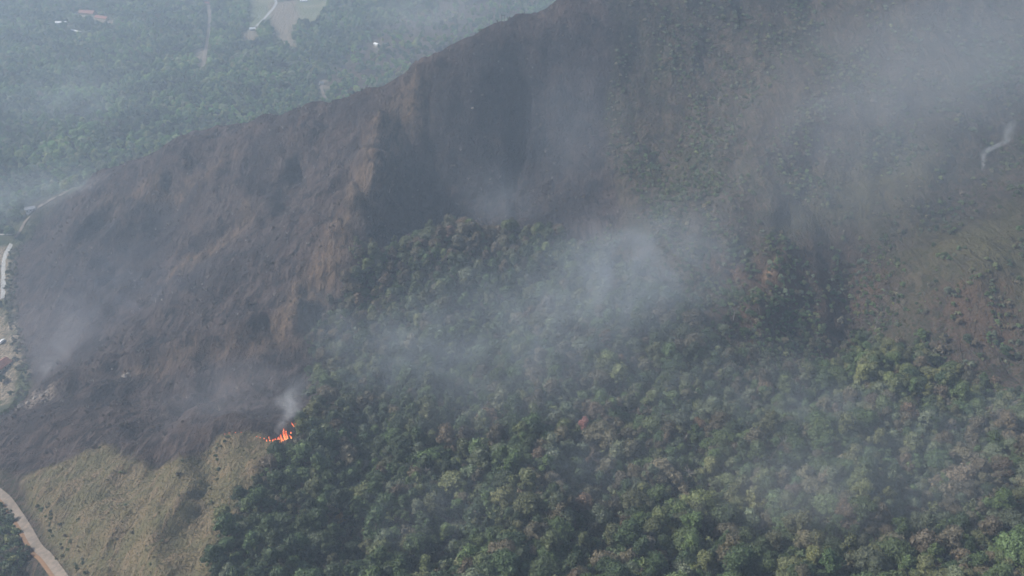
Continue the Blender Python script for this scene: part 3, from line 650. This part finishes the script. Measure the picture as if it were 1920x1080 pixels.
fx, fy = scatter(-900, -450, 600, 1300, 3.2, .8); ft = RW([(60,425),(28,470),(20,560),(34,640),(46,700),(40,745),(10,775)])
k = (seg_dist(fx, fy, ft) < 7) & (RNG.uniform(size=len(fx)) < .35); fx, fy = fx[k], fy[k]
stuff('foot_bushes', 'dusty bushes in a thin strip between village road and burnt slope', src2, fx, fy, RNG.uniform(.4, 1.2, len(fx)), tints_of([PN[q] for q in RNG.choice(len(PN), len(fx), p=np.array([2, 3, 3, 2, .4, 3, 3, .4, .6]) / 17.4)], tree_rng))
for i_, (px, py, lab) in enumerate([(2, 578, 'dark tree between the upper street and the parked truck'), (14, 572, 'dark tree by the foot of slope just right of another'), (4, 716, 'dark tree below the clay roofed house at the left edge'), (22, 742, 'small dark tree at the lower end of the village ground')]):
    h = hit(px, py); add_tree(h.x, h.y, h.z, (0, 3, 2, 5)[i_], (.8, .6, .8, .55)[i_], i_, jitter_tint('dark green', tree_rng), lab, 'trees beside the village street')

# ------------------------------------------------------------------ roads
m_dirt, _ = mat('packed_dirt'); q = NT(m_dirt); pp = q.pos(); n1 = q.noise(pp, .25, 4); n2 = q.noise(pp, 1.2, 3)
q.out(q.mix(q.mr(n1, .35, .65), (0.25, 0.205, 0.165), (0.17, 0.145, 0.12)), .95, n2, .3, .1)
m_paved, _ = mat('pale_worn_paving'); q = NT(m_paved); pp = q.pos(); n1 = q.noise(pp, .3, 4)
q.out(q.mix(q.mr(n1, .35, .65), (0.42, 0.42, 0.40), (0.33, 0.32, 0.30)), .9)
m_verge = simple('orange_bare_verge', (0.24, 0.145, 0.085), .95)
def ribbon(name, pts_, width, m, label, off=0.45, side=0.0):
    P_ = [Vector((a, b, 0)) for a, b in pts_]; out = []
    for i in range(len(P_) - 1):
        p0 = P_[max(i - 1, 0)]; p1 = P_[i]; p2 = P_[i + 1]; p3 = P_[min(i + 2, len(P_) - 1)]
        n = max(2, int((p2 - p1).length / 3))
        for k in range(n):
            t = k / n; out.append(.5 * ((2 * p1) + (-p0 + p2) * t + (2 * p0 - 5 * p1 + 4 * p2 - p3) * t * t + (-p0 + 3 * p1 - 3 * p2 + p3) * t**3))
    out.append(P_[-1]); V = []; Fc = []; C = 6
    for i, p_ in enumerate(out):
        d = (out[min(i + 1, len(out) - 1)] - out[max(i - 1, 0)]).normalized(); nrm = Vector((-d.y, d.x, 0))
        zc = float(np.mean([height(o_.x, o_.y) for o_ in out[max(i - 3, 0):i + 4]]))
        for k in range(C + 1):
            s_ = (k / C - .5) * width + side; w_ = p_ + nrm * s_; zz = float(height(w_.x, w_.y)); V.append((w_.x, w_.y, zc + off - .25 * abs(k / C - .5)))
    for i in range(len(out) - 1):
        for k in range(C): a = i * (C + 1) + k; Fc.append((a, a + 1, a + C + 2, a + C + 1))
    b = MB(); b.v = V; b.f = Fc; o = b.build(name, m, None, True); tag(o, label, None, None, 'structure'); return o
ribbon('dirt_road', lane_xy, 6.2, m_dirt, 'pale dirt road curving down the lower left corner')
ribbon('road_verge', lane_xy, 2.4, m_verge, 'orange bare earth verge along the dirt road', .5, -3.8)
ribbon('valley_road', ROAD_V, 7, m_paved, 'winding pale road through the fields in the far valley')
ribbon('valley_track', TRACK_V, 7, m_dirt, 'pale dirt track running through the valley wood')
ribbon('valley_track', TRACK_W, 6, m_dirt, 'short pale track dropping from the tiny cottage to the ridge')
ribbon('village_road', RW([(-80,440),(-10,440),(25,438)]), 6, m_paved, 'pale road leading to the foot of the burnt ridge')
ribbon('village_street', RW([(22,455),(10,480),(7,520),(6,560)]), 6, m_paved, 'pale street running along the foot of the burnt slope')
ribbon('village_lane', RW([(28,448),(45,420),(60,400),(90,378),(140,352)]), 5, m_dirt, 'dusty track climbing the end of the burnt ridge')

# ------------------------------------------------------------------ buildings
m_wall = simple('white_plaster', (0.72, 0.71, 0.68)); m_tan = simple('cream_plaster', (0.55, 0.47, 0.38)); m_tile = simple('clay_roof_tiles', (0.36, 0.17, 0.13), .8, .3, .5)
m_metal = simple('white_sheet_roof', (0.85, 0.86, 0.87), .4); m_glass = simple('dark_window_glass', (0.03, 0.035, 0.04), .15); m_grey = simple('grey_roof', (0.30, 0.30, 0.31)); m_door = simple('brown_door', (0.16, .09, .05))
def gable(name, px, py, L, W, Hh, rh, rz, mw, mr_, label, nwin=4, group=None):
    h = hit(px, py); t = empty(name, (h.x, h.y, h.z - .6), R(rz)); tag(t, label, 'building', group)
    MB().box(-L/2, L/2, -W/2, W/2, -3, Hh).add([(-L/2, -W/2, Hh), (-L/2, W/2, Hh), (-L/2, 0, Hh + rh * .94), (L/2, -W/2, Hh), (L/2, W/2, Hh), (L/2, 0, Hh + rh * .94)], [(0, 1, 2), (3, 5, 4)]).build('wall', mw, t)
    e = .6; s = MB()
    for sg in (-1, 1):
        y0, y1 = sg * (W / 2 + e), 0; z0, z1 = Hh - e * rh / (W / 2), Hh + rh
        vs = [(-L/2 - e, y0, z0), (L/2 + e, y0, z0), (L/2 + e, y1, z1), (-L/2 - e, y1, z1)]
        s.add(vs + [(a, b_, c_ + .25) for a, b_, c_ in vs], [(0, 1, 2, 3), (4, 7, 6, 5), (0, 4, 5, 1), (1, 5, 6, 2), (2, 6, 7, 3), (3, 7, 4, 0)])
    s.build('roof', mr_, t)
    for sg in (-1, 1):
        for k in range(nwin):
            x = -L / 2 + L * (k + .5) / nwin; y = sg * (W / 2 + .02)
            MB().box(x - .7, x + .7, min(y, y + sg * .08), max(y, y + sg * .08), Hh * .4, Hh * .4 + 1.4).build('window', m_glass, t)
    MB().box(L / 2 + .02, L / 2 + .1, -.6, .6, 0, 2.3).build('door', m_door, t)
    return t
gable('farm_building', 165, 27, 42, 16, 6, 5, -14, m_tan, m_tile, 'long red tiled building on the far valley floor, left one of two', 7)
gable('farm_building', 192, 36, 38, 12, 5, 4, -24, m_tan, m_tile, 'lower red tiled wing stepping down right of the long red roof', 6)
gable('warehouse', 115, 45, 26, 12, 5, 2.5, 2, m_wall, m_metal, 'bright white roofed shed left of the red tiled farm buildings', 4)
gable('greenhouse', 143, 59, 34, 4, 2.5, 1.0, -32, m_wall, m_metal, 'narrow white roofed strip building running down right from the white shed', 5)
gable('farmhouse', 389, 8, 11, 9, 4, 3, 10, m_tan, m_tile, 'small red roofed house alone at the top edge of valley wood', 2)
gable('farmhouse', 474, 57, 13, 8, 5, 3, 15, m_wall, m_metal, 'white roofed house on bare earth at end of the valley road', 3)
gable('farmhouse', 520, 0, 14, 9, 4, 2.5, 0, m_wall, m_metal, 'white building at the top edge beside pale field', 3)
gable('farmhouse', 570, 3, 18, 9, 4, 2.5, 6, m_wall, m_metal, 'white building on the top edge right of the pale field', 3)
gable('farmhouse', 638, 15, 12, 8, 4, 2.5, 40, m_wall, m_grey, 'dim pale house by the top edge above centre left wood', 2)
gable('cottage', 603, 158, 8, 6, 4, 2.5, 20, m_wall, m_grey, 'tiny grey roofed white cottage just behind the ridge line', 2)
gable('cottage', 706, 85, 12, 7, 4, 2.5, -40, m_wall, m_metal, 'small pale hut in the smoke behind the ridge', 2)
gable('hut', 58, 395, 13, 9, 5, 2, 25, m_wall, m_grey, 'pale grey building at the smoky lower end of the ridge', 3)
gable('village_house', 2, 690, 20, 14, 5, 4, 70, m_tan, m_tile, 'clay roofed house cut by the left edge below the parked truck', 3)
gable('village_house', -14, 505, 16, 12, 5, 3, 80, m_wall, m_tile, 'red roofed house at the left edge beside the upper street', 3)
# parked truck
h = hit(5, 642); t = empty('parked_truck', (h.x, h.y, h.z + .1), R(80)); tag(t, 'white topped truck parked on bare ground at the left edge', 'truck')
m_wpaint = simple('white_vehicle_paint', (.8, .82, .8), .35, .08); m_dpaint = simple('dark_vehicle_body', (.04, .06, .05), .5); m_tyre = simple('tyre_rubber', (.02, .02, .02))
MB().box(-4.2, 3.9, -1.2, 1.2, .7, 1.1).build('chassis', m_dpaint, t)
MB().box(-4.2, 1.4, -1.3, 1.3, 1.1, 3.4).build('cargo_box', m_wpaint, t)
MB().add([(2.0,-1.2,1.1),(4.1,-1.2,1.1),(4.1,1.2,1.1),(2.0,1.2,1.1),(2.0,-1.1,2.9),(3.4,-1.1,2.9),(3.4,1.1,2.9),(2.0,1.1,2.9)],[(0,3,2,1),(4,5,6,7),(0,1,5,4),(1,2,6,5),(2,3,7,6),(3,0,4,7)]).build('cab', m_wpaint, t)
MB().add([(3.98,-1.0,1.6),(3.98,1.0,1.6),(3.52,.95,2.75),(3.52,-.95,2.75)],[(0,1,2,3)]).build('windscreen', m_glass, t)
for x in (-3, 2.9):
    for y in (-1.15, 1.15): MB().tube((x, y - .15, .45), (x, y + .15, .45), .45, .45, 12).build('wheel', m_tyre, t)
# ------------------------------------------------------------------ rocks
m_rock = simple('pale_rock', (0.34, 0.30, 0.26), .9, .45, .8)
def rock_mesh(seed, m=None):
    r = np.random.default_rng(seed); v, f = ICO3; o = r.uniform(0, 9, 3)
    d = np.array([1 + .42 * mnoise.noise(Vector(q * 1.4 + o)) + .2 * mnoise.noise(Vector(q * 3.5 + o)) for q in v])
    me = fast_mesh('rock', v * d[:, None] * [1, .75, .6], f.astype(np.int32), False); me.materials.append(m or m_rock); return me
ROCKS = [rock_mesh(i) for i in range(4)]
def rock(px, py, s, label, name='boulder', group=None, k=0):
    h = hit(px, py); o = bpy.data.objects.new(name, ROCKS[k % 4]); link(o); o.location = (h.x, h.y, h.z + s * .15); o.scale = (s, s, s); o.rotation_euler = (.2, .1, px * .7)
    return tag(o, label, 'rock', group)
rock(233, 706, 2.4, 'largest white boulder on the burnt spur, lower one of a pair', k=0)
rock(240, 701, 1.7, 'smaller white boulder just up right of the largest one on burnt spur', k=1)
for i, (a, b_, s, l) in enumerate([(38,762,3.0,'pale rock at the lowest end of the outcrop over the left road'), (52,756,2.2,'flat pale rock low on the outcrop above the left road'), (66,748,3.2,'big tan rock in the middle of the outcrop above the road'),
     (78,742,2.2,'tan rock right of the middle of the left outcrop'), (90,735,2.6,'uppermost tan rock of the outcrop at the left foot of the slope'), (304,562,1.5,'lone yellowish stone in the middle of the burnt slope'),
     (379,533,1.3,'small pale stone on the burnt slope right of yellowish stone'), (886,203,1.8,'small white stone on the dark bowl under the ridge'), (210,692,1.2,'faint pale stone up left of the white boulder pair'), (1513,375,2.0,'pale rock on the right hand slope above the reddish cut')]):
    rock(a, b_, s, l, k=i)
# poles on the ridge
m_pole = simple('weathered_pole', (.10, .09, .08))
for px, py, hh, lab in [(941, 48, 16, 'tall double pole standing on the ridge near the top edge'), (781, 147, 11, 'short utility pole on the ridge above the brown rib'), (870, 97, 11, 'thin utility pole on the ridge between the other two')]:
    h = hit(px, py + 4); t = empty('utility_pole', (h.x, h.y, h.z), .4); tag(t, lab, 'pole', 'poles along the ridge')
    MB().tube((0, 0, -1), (0, 0, hh), .28, .18, 6).build('post', m_pole, t)
    if hh > 12: MB().tube((3.2, 0, -1), (3.2, 0, hh * .9), .28, .18, 6).build('post', m_pole, t)
    MB().box(-1.4, 4.4 if hh > 12 else 1.4, -.12, .12, hh * .86, hh * .86 + .3).build('crossarm', m_pole, t)

# ------------------------------------------------------------------ flames
m_fire, _ = mat('flame'); q = NT(m_fire); tc = q.node('ShaderNodeTexCoord').outputs['Generated']; sx_ = q.node('ShaderNodeSeparateXYZ'); q.l.new(tc, sx_.inputs[0])
hz_ = q.math('ADD', sx_.outputs[2], q.math('MULTIPLY', q.math('SUBTRACT', q.noise(tc, 5, 3), .5), .7))
fcol = q.mix(q.mr(hz_, .02, .45), (1.0, .42, .14), (0.80, .13, .05)); em = q.node('ShaderNodeEmission'); q.put(em.inputs[0], fcol); em.inputs[1].default_value = 1.35
tr = q.node('ShaderNodeBsdfTransparent'); mx = q.node('ShaderNodeMixShader'); q.put(mx.inputs[0], q.mr(hz_, .30, .85, 1, .05)); q.l.new(tr.outputs[0], mx.inputs[1]); q.l.new(em.outputs[0], mx.inputs[2])
o = q.node('ShaderNodeOutputMaterial'); q.l.new(mx.outputs[0], o.inputs[0])
def tongue(h, r, seed, lean):
    q = random.Random(seed); n = 9; V = []; Fc = []; ph = q.uniform(0, 6)
    for i in range(10):
        t = i / 9; rr = .5 * r * (1 - t)**.9 * (1 + .9 * math.sin(t * 3.1)) * .6 + .02; cx = lean * h * t * t + .14 * h * math.sin(t * 5 + ph) * t; cy = .08 * h * math.sin(t * 4 + ph * 2)
        for k in range(n): a = 2 * math.pi * k / n; w_ = 1 + .25 * math.sin(3 * a + t * 6 + ph); V.append((cx + rr * w_ * math.cos(a), cy + rr * w_ * math.sin(a) * .7, h * t - .3))
    for i in range(9):
        for k in range(n): Fc.append((i * n + k, i * n + (k + 1) % n, (i + 1) * n + (k + 1) % n, (i + 1) * n + k))
    b = MB(); b.v = V; b.f = Fc; return b
def fire(px, py, tongues, label, k0):
    h = hit(px, py); t = empty('fire', (h.x, h.y, h.z)); tag(t, label, 'fire', 'fires along the edge of the burn')
    for i, (dx, dy, hh, r, ln) in enumerate(tongues):
        x, y = h.x + dx, h.y + dy; o = tongue(hh, r, k0 + i, ln).build('flame', m_fire, t, True); o.location = (dx, dy, float(height(x, y)) - h.z)
    return t
fire(534, 824, [(0,0,12,1.5,.05),(-1.8,-.5,7,1.5,-.1),(2.2,-.4,8.5,1.6,-.15),(-3.8,0,4.5,1.3,.2),(4.2,.4,5.5,1.3,-.1),(1,-1.5,5,1.8,.2),(-.5,-2,3.5,1.6,0)], 'tallest orange flames, middle one of the three fires by the forest edge', 10)
def line_fire(px, py, n, span, hmax, label, k0):
    q_ = random.Random(k0)
    return fire(px, py, [(q_.uniform(-span, span), q_.uniform(-1.2, 1.2), q_.uniform(.25, 1) * hmax, q_.uniform(.5, 1.1), q_.uniform(-.25, .35)) for _ in range(n)], label, k0)
line_fire(522, 826, 9, 7, 3.0, 'broken low flames between the tallest fire and the knoll', 110)
line_fire(545, 812, 6, 5, 3.5, 'small flames joining the tallest fire and the upper right one', 130)
fire(512, 828, [(0,0,3.4,1.2,.1),(-2.4,.5,2.8,1.1,-.1),(2.3,-.3,4.2,1.0,.2),(4.4,-.2,3.0,1.1,0),(-4.6,1,2.6,1.0,.1),(5.5,.4,5,.5,.1)], 'low line of orange flames left of the tallest fire', 30)
fire(555, 802, [(0,0,7,1.0,.15),(-2,.5,4.6,1.1,-.1),(1.6,-.2,5.5,.8,.2),(-1,-1,2.6,1,0)], 'upper right orange flame at the trees beside the tallest fire', 50)
fire(495, 823, [(0,0,1.8,.9,0),(-2.5,.4,1.3,.9,0),(-5,1,1.2,.8,.1)], 'small glowing flames creeping along the knoll crest left of the fires', 70)
fire(430, 812, [(0,0,1.1,.7,0),(-3,-.6,.9,.7,0),(4,.6,1.2,.6,0),(8,.4,1.0,.6,0)], 'faint embers glowing on the top of the grass knoll', 80)

# ------------------------------------------------------------------ smoke and haze
def smoke_mat(name, dens, col, nscale, lo=.40, hi=.64, basev=.08, aniso=.2, seed=0.0, core=.0):
    m, _ = mat(name); q = NT(m); tc = q.node('ShaderNodeTexCoord').outputs['Object']
    ln = q.node('ShaderNodeVectorMath', operation='LENGTH'); q.l.new(tc, ln.inputs[0])
    off = q.node('ShaderNodeVectorMath', operation='ADD'); q.l.new(q.pos(), off.inputs[0]); off.inputs[1].default_value = (seed * 331, seed * 173, seed * 97)
    n1 = q.noise(off.outputs[0], nscale * 1.5, 4, .62, 1.6)
    rr = q.math('ADD', ln.outputs['Value'], q.math('MULTIPLY', q.math('SUBTRACT', n1, .5), 1.1))
    fall = q.mr(rr, .15, .92, 1, 0)
    edge = q.mr(ln.outputs['Value'], .7, .98, 1, 0)
    dd = q.math('MULTIPLY', q.math('MULTIPLY', fall, edge), q.mr(n1, lo, hi, basev, 1))
    dd = q.math('MULTIPLY', dd, dens * 1.75)
    v = q.node('ShaderNodeVolumePrincipled'); q.put(v.inputs['Color'], col); q.put(v.inputs['Density'], dd); v.inputs['Anisotropy'].default_value = aniso
    o = q.node('ShaderNodeOutputMaterial'); q.l.new(v.outputs[0], o.inputs['Volume']); return m
ns = [0]
def smoke(px, py, wpx, hpx, depth, dens, label, col=(.70, .74, .80), nscale=.012, lift=.5, rollr=0.0, lo=.40, hi=.64, basev=.08, name='smoke_plume'):
    """an ellipsoid of smoke over the ground point seen at px, py; width and height given as they look there"""
    h = hit(px, py); dvec = Vector(ray(px, py)); dist_ = (h - Vector((0, 0, CAMZ))).length; s = dist_ / F
    c_ = h - dvec * (depth * lift)
    ns[0] += 1
    b = MB(); v, f = ICO2; b.v = [tuple(q) for q in v * 1.06]; b.f = [tuple(int(a) for a in q) for q in f]
    o = b.build(name, smoke_mat(name, dens, col, nscale, lo, hi, basev, seed=ns[0] * .37)); o.location = c_
    o.scale = (wpx * s / 2, depth / 2, hpx * s / 2)
    o.rotation_euler = (0, R(-rollr), 0)
    tag(o, label, None, None, 'stuff'); return o
B = (.71, .79, .88); Gy = (.72, .74, .78)
smoke(1200, 510, 540, 340, 170, .0078, 'densest pale smoke cloud drifting over the middle of the forest', B, .014, .7, 15)
smoke(1000, 610, 860, 420, 160, .0044, 'wide blue grey smoke veil spreading around the central cloud', B, .010, .7, 15)
smoke(750, 660, 460, 280, 120, .0046, 'soft blue smoke rising above the trees right of the burnt spur', B, .016, .6, 20)
smoke(430, 750, 420, 200, 110, .0046, 'purple grey smoke drifting off the fire over burnt ground', (.70, .70, .76), .018, .6, 15)
smoke(548, 765, 60, 120, 40, .016, 'thin smoke column rising straight from the flames', Gy, .045, .5, 20)
smoke(120, 640, 240, 260, 130, .0042, 'pale violet smoke rising from the left foot of the slope', (.74, .73, .79), .016, .6, 15)
smoke(88, 690, 60, 110, 50, .010, 'small dense puff of smoke above the left outcrop', (.78, .77, .82), .04, .5, -10)
smoke(60, 370, 460, 130, 200, .0042, 'whitish smoke bank hanging at the low left end of ridge', B, .012, .5, 12)
smoke(165, 345, 150, 40, 60, .008, 'thin white smoke streak along the ridge edge', Gy, .04, .4, 18)
smoke(940, 380, 240, 200, 120, .0034, 'faint blue smoke wisp in the dark bowl under the ridge', B, .02, .6, -25)
smoke(1860, 100, 760, 460, 260, .0022, 'broad bluish smoke haze over the upper right corner', B, .007, .6, 20, .3, .8, .5)
def wisp(path, r0, r1, dens, label, seed):
    """a thin crooked column of smoke: a tapering tube standing on the slope, blown to one side"""
    h = hit(*path); V = []; Fc = []; n = 12; N_ = 26; q_ = random.Random(seed)
    for i in range(N_):
        t = i / (N_ - 1); rr = (r0 + (r1 - r0) * t) * (1 + .35 * math.sin(t * 17 + seed)) * (1 if 0 < i < N_ - 1 else .3)
        cx_ = 19 * t**1.15 + 3.2 * math.sin(t * 11 + seed); cy_ = 5 * math.sin(t * 6); cz_ = 52 * t
        for k in range(n): a = 2 * math.pi * k / n; V.append((cx_ + rr * math.cos(a), cy_ + rr * math.sin(a), cz_ + rr * .3 * math.sin(a * 2)))
    for i in range(N_ - 1):
        for k in range(n): Fc.append((i * n + k, i * n + (k + 1) % n, (i + 1) * n + (k + 1) % n, (i + 1) * n + k))
    Fc += [tuple(range(n))[::-1], tuple(range((N_ - 1) * n, N_ * n))]
    m, _ = mat('wisp_smoke'); q = NT(m); tc = q.node('ShaderNodeTexCoord').outputs['Object']; sp = q.node('ShaderNodeSeparateXYZ'); q.l.new(tc, sp.inputs[0])
    dd = q.math('MULTIPLY', q.mr(q.noise(tc, .14, 3, .6, .5), .35, .6, .1, 1), q.mr(sp.outputs[2], 4, 52, dens, dens * .12, False))
    t_ = q.math('MAXIMUM', q.math('DIVIDE', sp.outputs[2], 52.0), 0.0)
    ex = q.math('SUBTRACT', sp.outputs[0], q.math('ADD', q.math('MULTIPLY', q.math('POWER', t_, 1.15), 19.0), q.math('MULTIPLY', q.math('SINE', q.math('ADD', q.math('MULTIPLY', t_, 11.0), float(seed))), 3.2)))
    ey = q.math('SUBTRACT', sp.outputs[1], q.math('MULTIPLY', q.math('SINE', q.math('MULTIPLY', t_, 6.0)), 5.0))
    er = q.math('DIVIDE', q.math('SQRT', q.math('ADD', q.math('MULTIPLY', ex, ex), q.math('MULTIPLY', ey, ey))), q.math('ADD', q.math('MULTIPLY', t_, r1 - r0), r0))
    dd = q.math('MULTIPLY', dd, q.mr(er, .1, 1.0, 1, 0))
    v = q.node('ShaderNodeVolumePrincipled'); q.put(v.inputs['Color'], (.86, .88, .92)); q.put(v.inputs['Density'], dd)
    o = q.node('ShaderNodeOutputMaterial'); q.l.new(v.outputs[0], o.inputs['Volume'])
    b = MB(); b.v = V; b.f = Fc; o = b.build('smoke_wisp', m); o.location = h; tag(o, label, None, None, 'stuff'); return o
wisp((1836, 322), 2.6, 8.0, .17, 'narrow bright white smoke wisp on the upper right slope', 1)
wisp((530, 815), 5, 15, .055, 'crooked thin smoke column climbing right from the tallest flames', 4)
smoke(220, 570, 540, 320, 100, .0030, 'thin violet grey smoke veil lying over the burnt slope', (.66, .68, .80), .011, .6, 15)
smoke(1380, 740, 860, 360, 90, .0036, 'thin pale smoke veil over the middle right forest', (.70, .77, .82), .013, .8, -12)
smoke(1650, 900, 760, 400, 90, .0040, 'broad grey green smoke veil over the lower right forest', (.70, .78, .82), .013, .8, -20, .35, .75, .3)
smoke(1480, 340, 640, 480, 140, .0020, 'thin grey veil of smoke over the scrubby right hand slope', (.70, .72, .78), .010, .6, 30)
smoke(1580, 150, 700, 340, 200, .0022, 'thin brownish grey smoke layer over the upper right slope', (.74, .73, .74), .008, .5, 10)
smoke(820, 960, 420, 160, 70, .0040, 'low blue smoke lying in the trees near the bottom edge', B, .022, .8, 10)
smoke(1480, 930, 640, 200, 80, .0044, 'streaky grey smoke over the canopy at lower right', Gy, .018, .8, -18)
smoke(1560, 760, 300, 120, 70, .0042, 'soft smoke patch below the bright row of trees', B, .022, .8, 0)
smoke(1860, 790, 340, 160, 80, .0040, 'blue green smoke veil at the right edge of the forest', B, .016, .8, 10)
smoke(1120, 880, 500, 200, 80, .0028, 'very thin smoke over the middle foreground canopy', B, .02, .8, 15)
smoke(790, 50, 380, 200, 240, .0032, 'grey smoke filling the valley right behind the ridge', (.74, .74, .76), .008, .15, 20)
m_haze, _ = mat('valley_haze'); q = NT(m_haze); v = q.node('ShaderNodeVolumePrincipled'); q.put(v.inputs['Color'], (.57, .71, .88)); v.inputs['Density'].default_value = HAZE_D; v.inputs['Anisotropy'].default_value = .15
o = q.node('ShaderNodeOutputMaterial'); q.l.new(v.outputs[0], o.inputs['Volume'])
hb = MB().box(GX[0] - 50, GX[-1] + 50, GY[0] - 50, GY[-1] + 50, float(H.min()) - 1.5, max(CAMZ, float(H.max())) + 30).build('haze', m_haze); tag(hb, 'blue grey smoky haze filling the air over the whole valley', None, None, 'stuff')
smoke(130, 200, 420, 200, 160, .0026, 'thin blue smoke drifting low over the valley wood at left', B, .012, .5, 15)
smoke(620, 620, 180, 300, 80, .0040, 'soft smoke over the left edge of the forest above the flames', B, .02, .6, 30)
smoke(980, 740, 620, 300, 90, .0032, 'faint teal smoke hanging over the centre of the wood below the main cloud', B, .012, .8, 10, .35, .75, .3)
smoke(1650, 330, 760, 620, 160, .0016, 'even thin blue smoke over the whole right hand slope', B, .008, .6, 20, .3, .8, .5)
smoke(1080, 250, 260, 360, 120, .0022, 'thin blue smoke filling the dark bowl under the ridge', B, .015, .6, 10, .35, .75, .3)
